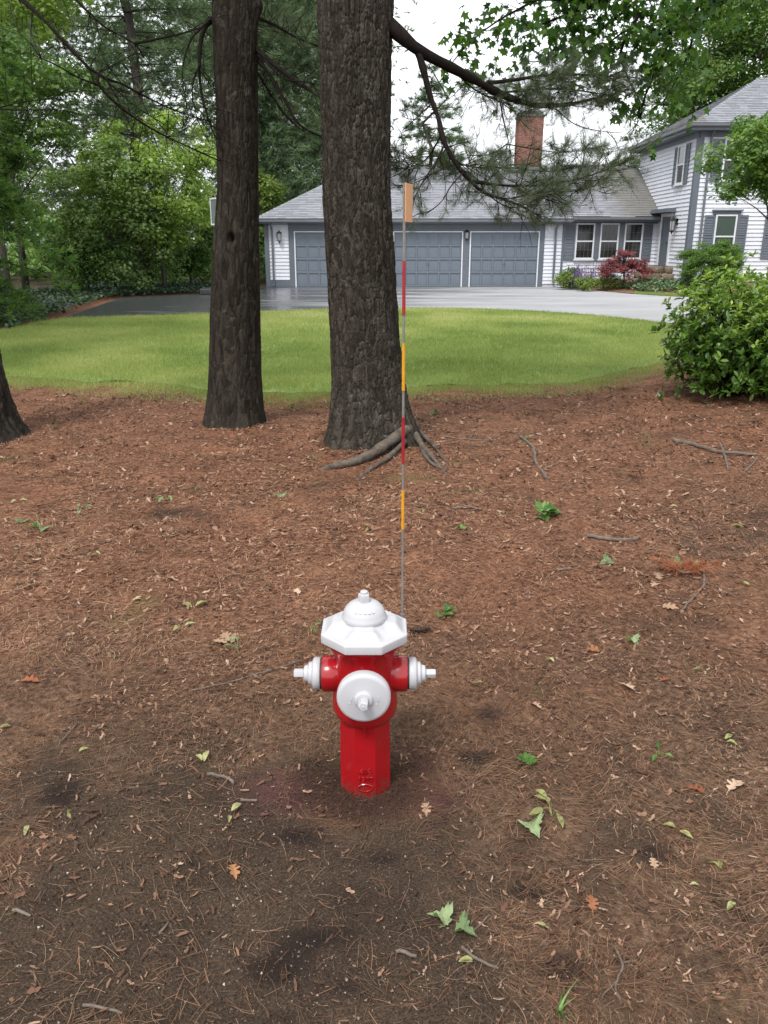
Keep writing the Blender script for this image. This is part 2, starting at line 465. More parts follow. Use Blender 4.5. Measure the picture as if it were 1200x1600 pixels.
def inside(poly, x, y):
    P = np.asarray(poly); x = np.asarray(x); y = np.asarray(y)
    c = np.zeros(x.shape, bool); j = len(P) - 1
    for i in range(len(P)):
        xi, yi = P[i]; xj, yj = P[j]
        cond = ((yi > y) != (yj > y)) & (x < (xj - xi) * (y - yi) / (yj - yi + 1e-12) + xi)
        c ^= cond; j = i
    return c

# ------------------------------------------------------------------ bark and trunks
def worley(u, v, nu, seed):
    iu = np.floor(u); iv = np.floor(v)
    F1 = np.full(u.shape, 9.); F2 = np.full(u.shape, 9.); ID = np.zeros(u.shape)
    for du in (-1, 0, 1):
        for dv in (-1, 0, 1):
            cu = iu + du; cv = iv + dv; wu = np.mod(cu, nu)
            jx = _hash(wu, cv, seed); jy = _hash(wu, cv, seed + 5); k = _hash(wu, cv, seed + 9)
            d = np.hypot(cu + .1 + .8*jx - u, cv + .1 + .8*jy - v)
            nearer = d < F1
            F2 = np.where(nearer, F1, np.minimum(F2, d)); ID = np.where(nearer, k, ID); F1 = np.where(nearer, d, F1)
    return F1, F2, ID
def trunk_mesh(name, mat, base, top_shift, z_fine, z_top, rad, flare, nth, dz, cw, ch, amp, seed, lumps=()):
    zs = list(np.arange(-.15, z_fine, dz)); z = z_fine
    while z < z_top: zs.append(z); z += .18
    zs = np.array(zs); th = np.linspace(0, 2*np.pi, nth, endpoint=False)
    T, Z = np.meshgrid(th, zs)
    h = np.clip(Z, 0, None)
    r = np.interp(h, *zip(*rad))
    fl = 0
    for k, (a, wdt, am, hh) in enumerate(flare):
        dth = np.angle(np.exp(1j*(T - a)))
        fl = fl + am * np.exp(-(dth/wdt)**2) * np.exp(-np.clip(Z, -.05, None)/hh)
    nu = max(3, int(round(2*np.pi*rad[1][1]/cw)))
    u = T/(2*np.pi)*nu; v = Z/ch
    wx = (vnoise(np.cos(T)*4 + 9, np.sin(T)*4 + Z*7, seed) - .5); wy = (vnoise(np.cos(T)*5 + 3, np.sin(T)*5 + Z*9, seed + 3) - .5)
    F1, F2, ID = worley(u + wx*1.1, v + wy*1.1, nu, seed)
    plate = sstep(.01, .22, F2 - F1)
    nu2 = int(nu*2.3)
    G1, G2, ID2 = worley(T/(2*np.pi)*nu2 + wx*2.6, Z/ch*3.1 + wy*2.6, nu2, seed + 40)
    lowf = .55 + .9*fbm(np.cos(T)*1.5 + 3, np.sin(T)*1.5 + Z*1.3, seed + 70, 3)
    d = amp*lowf*((plate - .6) + .45*(sstep(.0, .3, G2 - G1) - .5)*(.4 + 1.2*ID) + .7*(ID - .5)*plate + .35*(ID2 - .5)) + (vnoise(u*9, Z*120, seed+8)-.5)*amp*.35
    lum = 0
    for a, zz, wa, wz, am in lumps:
        dth = np.angle(np.exp(1j*(T - a)))
        lum = lum + am*np.exp(-(dth/wa)**2 - ((Z-zz)/wz)**2)
    slow = (fbm(np.cos(T)*1.2+5, np.sin(T)*1.2+Z*.8, seed+60, 2) - .5)*.07*rad[0][1]*2
    rr_ = r + fl + d*np.where(Z < z_fine, 1, .6) + lum + slow
    cx = base[0] + np.interp(h, *zip(*top_shift)); cy = base[1] + h*0
    V = np.stack([cx + rr_*np.cos(T), cy + rr_*np.sin(T), Z + base[2]], -1).reshape(-1, 3)
    nz = len(zs); id_ = np.arange(nz*nth).reshape(nz, nth)
    nxt = np.roll(id_, -1, 1)
    Fq = np.stack([id_[:-1], nxt[:-1], nxt[1:], id_[1:]], -1).reshape(-1, 4)
    return mesh_np(name, V, [Fq], mat, {'rnd': (.6*ID + .4*ID2).ravel()}, True)
def barkmat(name, dark, mid, pale, lichen):
    m, nt, b, _ = nodes_of(name)
    pos = nt.nodes.new('ShaderNodeNewGeometry').outputs['Position']
    r = ramp(nt, [(.1, dark), (.5, mid), (.9, pale)]); nt.links.new(attr(nt, 'rnd'), r.inputs[0])
    n = noise_node(nt, 90, 4, .65, vec=pos); n2 = noise_node(nt, 11, 5, .75, vec=pos); n3 = noise_node(nt, 1.6, 3, .6, vec=pos)
    v = ramp(nt, [(.3, (.6,.6,.6)), (.7, (1.35,1.35,1.35))]); nt.links.new(n.outputs['Fac'], v.inputs[0])
    c = mixn(nt, 1, r.outputs[0], v.outputs[0], 'MULTIPLY')
    l = ramp(nt, [(.58, (0,0,0)), (.70, (.75,.75,.75))]); nt.links.new(n2.outputs['Fac'], l.inputs[0])
    c = mixn(nt, l.outputs[0], c, lichen)
    v3 = ramp(nt, [(.35, (.85,.82,.8)), (.65, (1.15,1.12,1.12))]); nt.links.new(n3.outputs['Fac'], v3.inputs[0])
    c = mixn(nt, 1, c, v3.outputs[0], 'MULTIPLY')
    nt.links.new(c, b.inputs['Base Color']); b.inputs['Roughness'].default_value = .95; b.inputs['Specular IOR Level'].default_value = .06
    bump(nt, b, n.outputs['Fac'], .5, .006)
    return m
M_BARK = barkmat('furrowed_bark', (.017,.0145,.012), (.034,.030,.024), (.062,.056,.046), (.10,.105,.09))
M_BARK2 = barkmat('dark_bark', (.015,.0125,.010), (.028,.024,.019), (.047,.042,.034), (.08,.082,.07))
M_LIMB = simple('limb_bark', (.020,.016,.014), (.011,.009,.008), 30, .95, .5, 80, .004, spec=.05)
M_ROOT = simple('root_bark', (.135,.11,.09), (.05,.040,.033), 14, .9, .9, 45, .012, spec=.1)
M_FARBARK = simple('far_bark', (.05,.042,.038), (.028,.024,.022), 6, .95, .6, 20, .02)

# needles and leaves
M_NEEDLE = leafmat('pine_needles', [(0, (.042,.066,.036)), (.5, (.085,.118,.062)), (1, (.155,.19,.105))], .35, .5, .3, (1, 1.1, .6))
M_FARNEEDLE = leafmat('far_pine_needles', [(0, (0.05625,0.0975,0.05)), (.5, (0.1063,0.1688,0.085)), (1, (0.1875,0.25,0.125))], .35, .6, .3, (1, 1.1, .6))
M_MAPLE = leafmat('maple_leaves', [(0, (.028,.075,.018)), (.6, (.06,.14,.028)), (1, (.14,.25,.05))], .48, .45, .35)
M_LIME = leafmat('lime_leaves', [(0, (0.069,0.1207,0.023)), (.5, (0.161,0.23,0.046)), (1, (0.2875,0.345,0.1035))], .45, .5, .3)
M_MIDLEAF = leafmat('mid_leaves', [(0, (0.045,0.09375,0.025)), (.5, (0.1,0.1812,0.0425)), (1, (0.1938,0.2687,0.075))], .42, .5, .3)
M_HEMLOCK = leafmat('hemlock_sprays', [(0, (0.03876,0.08568,0.024)), (.5, (0.1003,0.1827,0.048)), (1, (0.2166,0.3402,0.09))], .4, .55, .25)
M_DARKLEAF = leafmat('glossy_leaves', [(0, (.030,.070,.015)), (.4, (.085,.165,.028)), (.75, (.19,.30,.048)), (1, (.36,.44,.09))], .4, .32, .5)

M_PALE = leafmat('pale_sapling_leaves', [(0, (0.121,0.1828,0.0392)), (.5, (0.2621,0.3656,0.0896)), (1, (0.4838,0.6169,0.224))], .55, .5, .3)
M_OLIVE = leafmat('olive_leaves', [(0, (0.08288,0.1365,0.03705)), (.5, (0.1547,0.2389,0.0741)), (1, (0.2762,0.3686,0.1482))], .42, .5, .3)
M_FRESH = leafmat('fresh_leaves', [(0, (.04,.095,.016)), (.5, (.095,.18,.032)), (1, (.19,.30,.06))], .42, .45, .35)
LEAF4 = ([(0, 0, 0), (.5, .28, .06), (1, 0, -.05), (.5, -.28, .06)], [(0, 1, 2, 3)])
NEEDLE3 = ([(0, -.5, 0), (0, .5, 0), (1, 0, 0)], [(0, 1, 2)])
def maple_outline():
    half = [(0,0),(.05,.06),(.02,.28),(.16,.24),(.14,.40),(.34,.56),(.40,.46),(.50,.52),(.50,.34),(.60,.36),(.56,.20),(.74,.22),(.80,.12),(1.0,0)]
    pts = half + [(x, -y) for x, y in half[1:-1][::-1]]
    return pts
def leaf_template(curl=.1):
    pts = maple_outline()
    tv = [(x, y, -curl*(x-.4)**2 - curl*1.4*y*y) for x, y in pts]
    tv.append((.42, 0, .0)); c_ = len(tv) - 1
    tf = [(i, (i+1) % (c_), c_) for i in range(c_)]
    return tv, tf
MAPLE_T = leaf_template(.35)
MAPLE_SIMPLE = ([(0,0,0),(.06,.40,-.07),(.26,.20,.0),(.60,.50,-.09),(.60,.17,.0),(1,0,-.08),(.60,-.17,.0),(.60,-.50,-.09),(.26,-.20,.0),(.06,-.40,-.07)],
                [(0,2,1),(2,4,3),(0,8,6,5,4,2),(8,7,6),(0,9,8)])

def tufts(pos_, dirs, k, ln, wd, spread, rg):
    """needle tufts: k needles per point along dirs"""
    N = len(pos_)
    d = np.repeat(dirs, k, 0); p = np.repeat(pos_, k, 0)
    v = d + rg.normal(size=d.shape) * spread
    v /= np.linalg.norm(v, axis=1, keepdims=True)
    L = ln * (0.7 + .5*rg.random(len(v)))
    p = p + v * 0 - d * (rg.random(len(v))*ln*.5)[:, None]
    rn = np.clip(np.repeat(rg.random(N), k)*.7 + rg.random(len(v))*.3, 0, 1)
    return p, frames_dir(v, rg), np.stack([L, np.full(len(v), wd), np.ones(len(v))], 1), rn

def resample(path, step):
    P = np.asarray(smooth_line3(path)); d = np.r_[0, np.cumsum(np.linalg.norm(np.diff(P, axis=0), axis=1))]
    n = max(2, int(d[-1]/step)+1); t = np.linspace(0, d[-1], n)
    return np.stack([np.interp(t, d, P[:, i]) for i in range(3)], 1), t/d[-1], d[-1]
def smooth_line3(pts, n=5):
    return smooth_line(pts, n)

class Boughs:
    """limbs with twigs and needle tufts of one tree"""
    def __init__(s, seed, needle_len=.085, needle_w=.0013, k=17, spread=.55):
        s.mb = MB(); s.tp = []; s.td = []; s.rg = np.random.default_rng(seed); s.ln = needle_len; s.w = needle_w; s.k = k; s.sp = spread
    def limb(s, path, r0, r1, fol=0.0, frm=.3, twig=.35, droop=-.15, bare=0.0, n=7, to=1.0, wob=.0):
        P, t, L = resample(path, .06 if L_small(path) else .12)
        if wob:
            P = P + s.rg.normal(size=P.shape)*wob
        rad = r0 + (r1-r0)*t**.55
        s.mb.tube(P, list(rad*(1+.12*s.rg.normal(size=len(rad)))), n)
        T = np.gradient(P, axis=0); T /= np.linalg.norm(T, axis=1, keepdims=True)
        for density, leafy in ((fol, True), (bare, False)):
            cnt = s.rg.poisson(density * L)
            for _ in range(cnt):
                u = frm + (to-frm)*s.rg.random() if leafy else s.rg.random()
                i = min(int(u*(len(P)-1)), len(P)-1)
                d = T[i]*.7 + s.rg.normal(size=3)*np.array([.75, .75, .5]) + np.array([0, 0, droop])
                d /= np.linalg.norm(d)
                ln = twig*(.45+.8*s.rg.random())*(1.0 if leafy else 1.3)
                s.twig(P[i], d, ln, .0045 if leafy else .0035, leafy)
    def twig(s, p, d, ln, r, leafy, sub=True):
        q = [p]; dd = d.copy()
        for k in range(4):
            dd = dd + s.rg.normal(size=3)*.22 + np.array([0, 0, .05 if leafy else -.12]); dd /= np.linalg.norm(dd)
            q.append(q[-1] + dd*ln/4)
        s.mb.tube(q, [r, r*.85, r*.65, r*.5, r*.25], 3, caps=False)
        if leafy:
            for k in (1, 2, 3, 4):
                m_ = 1 if k < 4 else 2
                for _ in range(m_):
                    e = (q[k]-q[k-1]); e /= np.linalg.norm(e)
                    s.tp.append(q[k] + s.rg.normal(size=3)*.012); s.td.append(e + s.rg.normal(size=3)*.25)
            if sub:
                for _ in range(2):
                    k = s.rg.integers(1, 4); d2 = dd + s.rg.normal(size=3)*.7; d2 /= np.linalg.norm(d2)
                    s.twig(q[k], d2, ln*.55, r*.6, True, False)
        elif sub:
            for _ in range(s.rg.integers(1, 4)):
                k = s.rg.integers(1, 4); d2 = dd + s.rg.normal(size=3)*.6; d2 /= np.linalg.norm(d2)
                s.twig(q[k], d2, ln*.5, r*.6, False, False)
    def build(s, parent, matn=None):
        part('branches', s.mb.mesh('branches', M_LIMB, True), parent)
        if s.tp:
            tp = np.array(s.tp); td = np.array(s.td); td /= np.linalg.norm(td, axis=1, keepdims=True)
            p, Fr, sc_, rn = tufts(tp, td, s.k, s.ln, s.w, s.sp, s.rg)
            part('needles', scatter('needles', *NEEDLE3, p, Fr, sc_, matn or M_NEEDLE, rn), parent, kind='stuff')
def L_small(path):
    a = np.asarray(path); return np.linalg.norm(np.diff(a, axis=0), axis=1).sum() < 3
def PX(seq): return [at(*q) for q in seq]

def upper_crown(B, x, y, z0, z1, reach, seed, per=4, gap=1.0, dens=5):
    rg = np.random.default_rng(seed); z = z0
    while z < z1:
        f = 1 - (z-z0)/(z1-z0)
        for k in range(per):
            a = rg.random()*6.283; L = reach*(.45+.55*f)*(.7+.5*rg.random())
            e = np.array([math.cos(a), math.sin(a), 0])
            path = [np.array([x, y, z]), np.array([x, y, z+.25]) + e*L*.4, np.array([x, y, z+.1]) + e*L*.75, np.array([x, y, z+.15]) + e*L]
            B.limb([tuple(p) for p in path], .05, .008, dens, .4, .5, 0, 0, 5)
        z += gap

# ================================================================== big pine by the hydrant
MP = (-.13, 6.66, ground_z1(-.13, 6.3))
t = thing('pine_tree', 'thick furrowed pine trunk with grey surface roots behind the marker rod', 'tree', MP)
part('trunk', trunk_mesh('trunk', M_BARK, MP, [(0, 0), (.5, -.014), (1.2, -.05), (2, -.086), (3.4, -.08), (15, -.2)], 3.7, 15, [(0, .305), (.5, .286), (1.2, .272), (2, .262), (3.4, .268), (15, .10)],
     [(R(-60), .5, .10, .18), (R(-120), .5, .07, .15), (R(-18), .5, .17, .24), (R(200), .4, .08, .15), (R(90), .8, .06, .2), (R(0), 9, .02, .5)], 420, .0072, .027, .095, .0085, 3,
     [(R(-5), .62, .5, .1, .012)]), t)
rt = MB()
def rootpath(seq): return [(gnd(px, py)[0], gnd(px, py)[1], ground_z1(*gnd(px, py)) + dz) for px, py, dz in seq]
rt.tube(smooth_line(rootpath([(650, 682, .05), (636, 700, .115), (606, 712, .075), (578, 721, .045), (550, 727, .03), (520, 730, .018), (498, 730, -.02)]), 5), list(np.interp(np.linspace(0, 1, 31), [0, .2, .6, 1], [.042, .044, .037, .020])*(1 + .16*(fbm(np.arange(31)*.35, np.zeros(31), 5, 2) - .5) + .10*np.sin(np.arange(31)*1.7))), 12)
part('root', rt.mesh('root', M_ROOT, True), t)
for seq, r0, r1 in (([(640, 688, .10), (656, 708, .06), (676, 722, .03), (700, 738, -.01)], .030, .010), ([(655, 690, .05), (680, 708, .02), (700, 728, .0)], .022, .007),
                    ([(632, 706, .05), (606, 722, .03), (580, 735, .02), (556, 748, -.01)], .022, .012), ([(650, 700, .07), (668, 722, .02), (690, 732, .005), (712, 738, -.02)], .02, .006)):
    rt = MB(); pp = smooth_line(rootpath(seq), 5)
    rt.tube(pp, list(np.linspace(r0, r1, len(pp))*(1 + .12*np.sin(np.arange(len(pp))*1.3 + r0*90))), 10); part('root', rt.mesh('root', M_ROOT, True), t)
B = Boughs(11)
B.limb(PX([(590, 25, 6.7), (615, 45, 6.6), (640, 68, 6.6), (665, 85, 6.65), (700, 103, 6.8), (740, 124, 7.0), (780, 146, 7.2), (830, 163, 7.5), (880, 164, 7.9), (925, 155, 8.3), (985, 140, 8.7)]), .058, .008, 20, .45, .32, -.05, 3, 10)
B.limb(PX([(652, 78, 6.63), (662, 110, 6.6), (672, 150, 6.6), (685, 185, 6.55), (694, 222, 6.5), (712, 255, 6.5), (735, 283, 6.55), (760, 303, 6.6), (790, 312, 6.8), (830, 330, 7), (850, 344, 7.2)]), .032, .005, 10, .35, .3, -.1, 6, 8)
B.limb(PX([(762, 130, 7.1), (810, 124, 7.3), (860, 117, 7.6), (920, 117, 8), (1000, 122, 8.4)]), .02, .005, 20, .2, .28, -.1, 2)
B.limb(PX([(735, 283, 6.55), (790, 290, 6.8), (840, 290, 7.0), (890, 283, 7.3), (940, 268, 7.6), (990, 248, 7.9)]), .014, .004, 30, .2, .36, 0, 2)
B.limb(PX([(780, 146, 7.2), (830, 140, 7.6), (890, 140, 7.9), (960, 150, 8.2)]), .016, .004, 20, .1, .28, -.1, 2)
B.limb(PX([(712, 112, 6.9), (735, 135, 7.1), (760, 150, 7.2), (800, 165, 7.4)]), .01, .004, 26, .2, .25, -.5, 0)
B.limb(PX([(695, 225, 6.5), (680, 255, 6.4), (660, 285, 6.3), (648, 310, 6.2), (640, 345, 6.2)]), .008, .003, 5, .5, .22, -.2, 6)
B.limb(PX([(724, 270, 6.5), (705, 290, 6.4), (690, 315, 6.3), (665, 335, 6.2)]), .007, .003, 8, .5, .2, -.2, 6)
B.limb(PX([(780, 146, 7.2), (785, 180, 7.2), (792, 210, 7.15), (798, 240, 7.1), (798, 270, 7.1)]), .009, .003, 3, .3, .2, -.4, 7)
B.limb(PX([(792, 225, 7.1), (770, 240, 7), (745, 243, 6.9), (730, 242, 6.8)]), .006, .003, 5, .3, .2, 0, 5)
B.limb(PX([(792, 225, 7.1), (830, 232, 7.3), (880, 238, 7.5), (945, 228, 7.8)]), .006, .0025, 9, .5, .2, 0, 3)
B.limb(PX([(868, 170, 7.8), (900, 195, 8), (940, 205, 8.3), (975, 208, 8.6)]), .006, .003, 1, .5, .2, 0, 3)
B.limb(PX([(690, 210, 6.5), (665, 250, 6.8), (635, 262, 7.0), (612, 264, 7.1)]), .008, .003, 30, .2, .34, .1, 2)
B.limb(PX([(712, 255, 6.5), (750, 262, 6.9), (800, 262, 7.2), (860, 268, 7.4), (920, 255, 7.6)]), .009, .003, 26, .1, .34, .1, 3)
B.limb(PX([(760, 303, 6.6), (740, 275, 6.8), (700, 262, 7.0), (650, 285, 7.2), (620, 290, 7.3)]), .008, .003, 22, .2, .32, .1, 3)
B.limb(PX([(800, 310, 6.85), (850, 300, 7.1), (900, 298, 7.3), (950, 285, 7.5)]), .008, .003, 24, .1, .32, -.1, 3)
B.limb(PX([(676, 160, 6.6), (650, 185, 6.8), (628, 205, 7.0)]), .006, .003, 10, .2, .25, .1, 3)
B.limb(PX([(760, 303, 6.6), (800, 325, 6.7), (850, 310, 6.9), (880, 330, 7.1)]), .006, .003, 9, .2, .26, -.3, 5)
upper_crown(B, MP[0]-.1, MP[1], 4.6, 14.5, 3.2, 5, 3, 1.15, 5)
B.build(t)

# second pine
SP = (-1.40, 7.38, ground_z1(-1.4, 7.1))
t = thing('pine_tree', 'dark slender pine trunk with a knot hole, left of the thickest trunk', 'tree', SP)
part('trunk', trunk_mesh('trunk', M_BARK2, SP, [(0, .01), (.96, .065), (1.6, .115), (2.03, .155), (3.4, .205), (15, .4)], 3.9, 15, [(0, .245), (.5, .232), (.96, .222), (1.59, .192), (2.03, .170), (2.53, .170), (3.4, .180), (15, .08)],
     [(R(-70), .6, .06, .15), (R(-150), .6, .05, .2), (R(-20), .5, .05, .15), (R(90), .8, .05, .2), (R(0), 9, .02, .4)], 280, .009, .032, .13, .0048, 23,
     [(R(-94), 1.62, .15, .04, -.11), (R(-94), 1.62, .32, .085, .03), (R(-10), 3.38, .35, .08, .05), (R(-10), 3.52, .3, .06, .03)]), t)
B = Boughs(31)
B.limb(PX([(385, 60, 7.45), (410, 85, 7.3), (440, 110, 7.2), (475, 135, 7.1), (510, 155, 7.1), (560, 175, 7.2)]), .03, .010, 4, .5, .3, 0, 19, 8)
B.limb(PX([(390, 75, 7.45), (420, 115, 7.3), (447, 160, 7.2), (468, 195, 7.15), (505, 215, 7.2)]), .026, .008, 3, .5, .3, 0, 19, 7)
B.limb(PX([(388, 90, 7.45), (425, 150, 7.5), (450, 185, 7.6), (475, 205, 7.7)]), .016, .005, 2, .5, .3, 0, 9)
B.limb(PX([(395, 72, 7.4), (440, 120, 7.1), (480, 128, 6.9), (520, 138, 6.8)]), .012, .004, 2, .5, .3, 0, 7)
B.limb(PX([(345, 20, 7.5), (322, 40, 7.4), (313, 70, 7.35), (312, 120, 7.3), (318, 160, 7.25), (336, 215, 7.2)]), .03, .006, 2, .5, .3, 0, 17, 7)
B.limb(PX([(312, 100, 7.3), (300, 140, 7.2), (310, 190, 7.1), (328, 225, 7.1)]), .009, .003, 1, .5, .3, 0, 6)
B.limb(PX([(330, 30, 7.4), (300, 60, 7.0), (285, 110, 6.9), (292, 170, 6.8)]), .012, .004, 1, .5, .3, 0, 7)
B.limb(PX([(385, 20, 7.6), (430, 40, 8.2), (470, 62, 8.8), (520, 80, 9.3)]), .02, .006, 22, .2, .4, 0, 3)
upper_crown(B, SP[0]+.2, SP[1], 4.8, 14, 2.8, 6, 3, 1.2, 5)
B.build(t)

# pine cut by the left edge
LP = (-3.62, 6.95, ground_z1(-3.6, 6.6))
t = thing('pine_tree', 'dark pine trunk with flared base cut off by the left edge', 'tree', LP)
part('trunk', trunk_mesh('trunk', M_BARK2, LP, [(0, 0), (3.4, -.05), (15, -.15)], 2.2, 15, [(0, .33), (.5, .305), (1.5, .29), (3.4, .27), (15, .1)],
     [(R(-40), .6, .12, .14), (R(-100), .6, .08, .2), (R(20), .5, .08, .15), (R(0), 9, .03, .4)], 280, .010, .045, .17, .012, 43), t)
B = Boughs(51)
zl = 3.3
B.limb([(-3.6, 6.9, 4.1)] + PX([(35, 0, 6.3), (68, 30, 6.2), (100, 65, 6.2), (128, 95, 6.2), (153, 118, 6.2)]) + PX([(185, 128, 6.3), (225, 150, 6.4), (280, 175, 6.6), (330, 190, 6.8)]), .036, .004, 1, .6, .3, 0, 17, 9)
B.limb(PX([(152, 116, 6.2), (154, 133, 6.2), (185, 165, 6.25), (230, 197, 6.35), (270, 218, 6.5), (345, 252, 6.8)]), .013, .004, 1, .5, .3, 0, 19, 7)
B.limb(PX([(154, 133, 6.2), (120, 120, 6.1), (85, 100, 6.0), (50, 85, 5.9)]), .008, .003, 2, .5, .3, 0, 8)
B.limb([(-3.55, 7.0, 4.6)] + PX([(115, -5, 6.6), (140, 20, 6.6), (165, 43, 6.6), (210, 68, 6.7), (225, 90, 6.8)]), .026, .005, 1, .6, .3, 0, 13, 7)
B.limb(PX([(210, 68, 6.7), (250, 60, 6.8), (285, 52, 6.9), (320, 42, 7.0)]), .012, .005, 1, .5, .3, 0, 6)
B.limb(PX([(150, 116, 6.2), (190, 95, 6.3), (215, 80, 6.4)]), .006, .003, 1, .5, .3, 0, 6)
B.limb(PX([(160, 120, 6.2), (210, 165, 6.5), (250, 190, 6.7)]), .006, .003, 1, .5, .3, 0, 6)
B.limb(PX([(50, 20, 6.2), (48, 70, 6.1), (50, 130, 6.05)]), .006, .002, 0, .5, .3, 0, 3)
B.limb(PX([(0, 168, 5.9), (40, 158, 5.9), (75, 155, 6.0), (105, 140, 6.1)]), .005, .003, 1, .5, .3, 0, 5)
B.limb(PX([(-20, 170, 6.4), (40, 172, 6.4), (95, 172, 6.4), (130, 180, 6.4)]), .007, .003, 1, .5, .3, 0, 5)
upper_crown(B, LP[0], LP[1], 5.0, 14, 2.8, 7, 3, 1.2, 5)
B.build(t)

# ================================================================== hydrant
M_RED = simple('red_enamel', (.30,.005,.009), (.26,.0045,.008), 4, .22, .12, 60, .002, spec=.5, coat=.3)
M_WHITE = simple('white_enamel', (.43,.43,.45), (.39,.39,.41), 5, .36, .10, 50, .002, spec=.4, coat=.05)
def splash(mt):
    nt = mt.node_tree; b = nt.nodes['Principled BSDF']; src = b.inputs['Base Color'].links[0].from_socket
    g = nt.nodes.new('ShaderNodeNewGeometry'); sp = nt.nodes.new('ShaderNodeSeparateXYZ'); nt.links.new(g.outputs['Position'], sp.inputs[0])
    n_ = noise_node(nt, 85, 6, .75, vec=g.outputs['Position'])
    h_ = nt.nodes.new('ShaderNodeMapRange'); h_.inputs['From Min'].default_value = .0; h_.inputs['From Max'].default_value = .10; h_.inputs['To Min'].default_value = .17; h_.inputs['To Max'].default_value = -.16; nt.links.new(sp.outputs['Z'], h_.inputs['Value'])
    a_ = nt.nodes.new('ShaderNodeMath'); a_.operation = 'ADD'; nt.links.new(n_.outputs['Fac'], a_.inputs[0]); nt.links.new(h_.outputs[0], a_.inputs[1])
    r_ = ramp(nt, [(.60, (0,0,0)), (.74, (.8,.8,.8))]); nt.links.new(a_.outputs[0], r_.inputs[0])
    nt.links.new(mixn(nt, r_.outputs[0], src, (.075,.042,.03)), b.inputs['Base Color'])
splash(M_RED)
M_RUBBER = simple('black_gasket', (.02,.02,.02), (.03,.028,.026), 20, .7)
HX, HY = -.058, 2.14
hyd = thing('fire_hydrant', 'red fire hydrant with white bonnet and white caps', 'hydrant', (HX, HY, 0))
def lp(name, mb, mat, parent, smooth=True, bevel=0, auto=40, **k):
    return part(name, mb.mesh(name, mat, smooth, bevel, auto), parent, world=False, **k)
mb = MB(); mb.lathe([(.085, -.08), (.084, .0), (.083, .12), (.081, .245)], 8)
lp('lower_barrel', mb, M_RED, hyd, False, .0015, None)
mb = MB(); mb.lathe([(.070, .222), (.084, .232), (.0935, .246), (.0985, .262), (.0995, .282), (.097, .31), (.093, .345), (.090, .40), (.090, .435), (.094, .455), (.104, .474), (.114, .487), (.1185, .491), (.1185, .503)], 64)
body = lp('upper_barrel', mb, M_RED, hyd)
mb = MB(); mb.obox((0, -.083, .228), (.003, 0, 0), (0, .006, 0), (0, 0, .016)); lp('casting_seam', mb, M_RED, hyd, False)
# bonnet: eight-sided rim, four raised pads
nth, ns = 160, 44
bv = []; bf = []
def octr(th, a): return a / math.cos(((th + math.pi/8) % (math.pi/4)) - math.pi/8)
prof = [(s_, None) for s_ in np.linspace(0.02, .97, ns)] + [(.99, .529), (1.004, .5275), (1.008, .524), (1.008, .5055), (1.002, .502), (.4, .502)]
for s_, zf in prof:
    for k in range(nth):
        th = 2*math.pi*k/nth; ro = octr(th, .1245)
        blend = float(sstep(.35, .9, np.array(s_)))
        rr_ = s_ * (ro*blend + .128*(1-blend))
        if zf is None:
            lf = float(sstep(.02, .70, np.array(.5 + .5*math.cos(4*th))))
            pad = .529 + .025*(1-float(sstep(.70, .965, np.array(s_))))
            val = .529 + .022*(1-float(sstep(.40, .92, np.array(s_))))**1.3
            z = lf*pad + (1-lf)*val + .012*(1-float(sstep(.3, .62, np.array(s_))))
        else: z = zf
        bv.append((rr_*math.cos(th), rr_*math.sin(th), z))
for i in range(len(prof)-1):
    for k in range(nth):
        a_ = i*nth+k; b_ = i*nth+(k+1) % nth
        bf.append((a_, b_, b_+nth, a_+nth))
bf.append(tuple(range(nth))[::-1])
mb = MB(); mb.add(bv, bf); bon = lp('bonnet', mb, M_WHITE, hyd, True, 0, 62)
mb = MB(); mb.lathe([(.064, .556), (.0655, .562), (.0655, .567), (.063, .571), (.061, .580), (.056, .590), (.047, .600), (.036, .607), (.022, .611), (.002, .612)], 48); cap = lp('weather_shield', mb, M_WHITE, hyd, True, 0, 50)
mb = MB(); mb.lathe([(.0185, .605), (.0185, .632), (.0165, .636)], 5); mb.lathe([(.0115, .635), (.0115, .642), (.009, .644)], 12)
lp('operating_nut', mb, M_WHITE, hyd, True, .0015, 30)
random.seed(4)
for k in range(5):   # cast arrow and letters on the shield
    a_ = R(-115 + 14*k); mb = MB(); c_ = Vector((.052*math.cos(a_), .052*math.sin(a_), .5955))
    mb.obox(c_, Vector((-math.sin(a_), math.cos(a_), 0))*.004, Vector((math.cos(a_), math.sin(a_), -.7)).normalized()*.0035, Vector((math.cos(a_)*.5, math.sin(a_)*.5, .8))*.0016)
    lp('raised_mark', mb, M_WHITE, cap, True)
NZ = .372
def hose_outlet(sx):
    Mx = Matrix.Translation((0, 0, NZ)) @ Matrix.Rotation(R(90)*sx, 4, 'Y')
    mb = MB(); mb.lathe([(.050, .06), (.052, .085), (.0545, .095), (.0545, .124), (.052, .128), (.044, .129)], 48, Mx)
    n_ = lp('hose_nozzle', mb, M_RED, hyd)
    mb = MB(); mb.lathe([(.046, .127), (.047, .128), (.047, .1335), (.046, .1345)], 40, Mx); lp('gasket', mb, M_RUBBER, n_)
    mb = MB(); mb.lathe([(.0475, .1335), (.049, .135), (.049, .152), (.046, .155), (.040, .157), (.036, .159), (.035, .167), (.030, .170), (.026, .172), (.0245, .181), (.020, .184), (.010, .185)], 48, Mx)
    c_ = lp('hose_cap', mb, M_WHITE, hyd, True, 0, 45)
    mb = MB(); mb.lathe([(.0145, .182), (.0145, .212), (.013, .214)], 5, Mx); lp('cap_nut', mb, M_WHITE, c_, True, .0012, 30)
hose_outlet(1); hose_outlet(-1)
My = Matrix.Translation((0, 0, NZ)) @ Matrix.Rotation(R(90), 4, 'X')
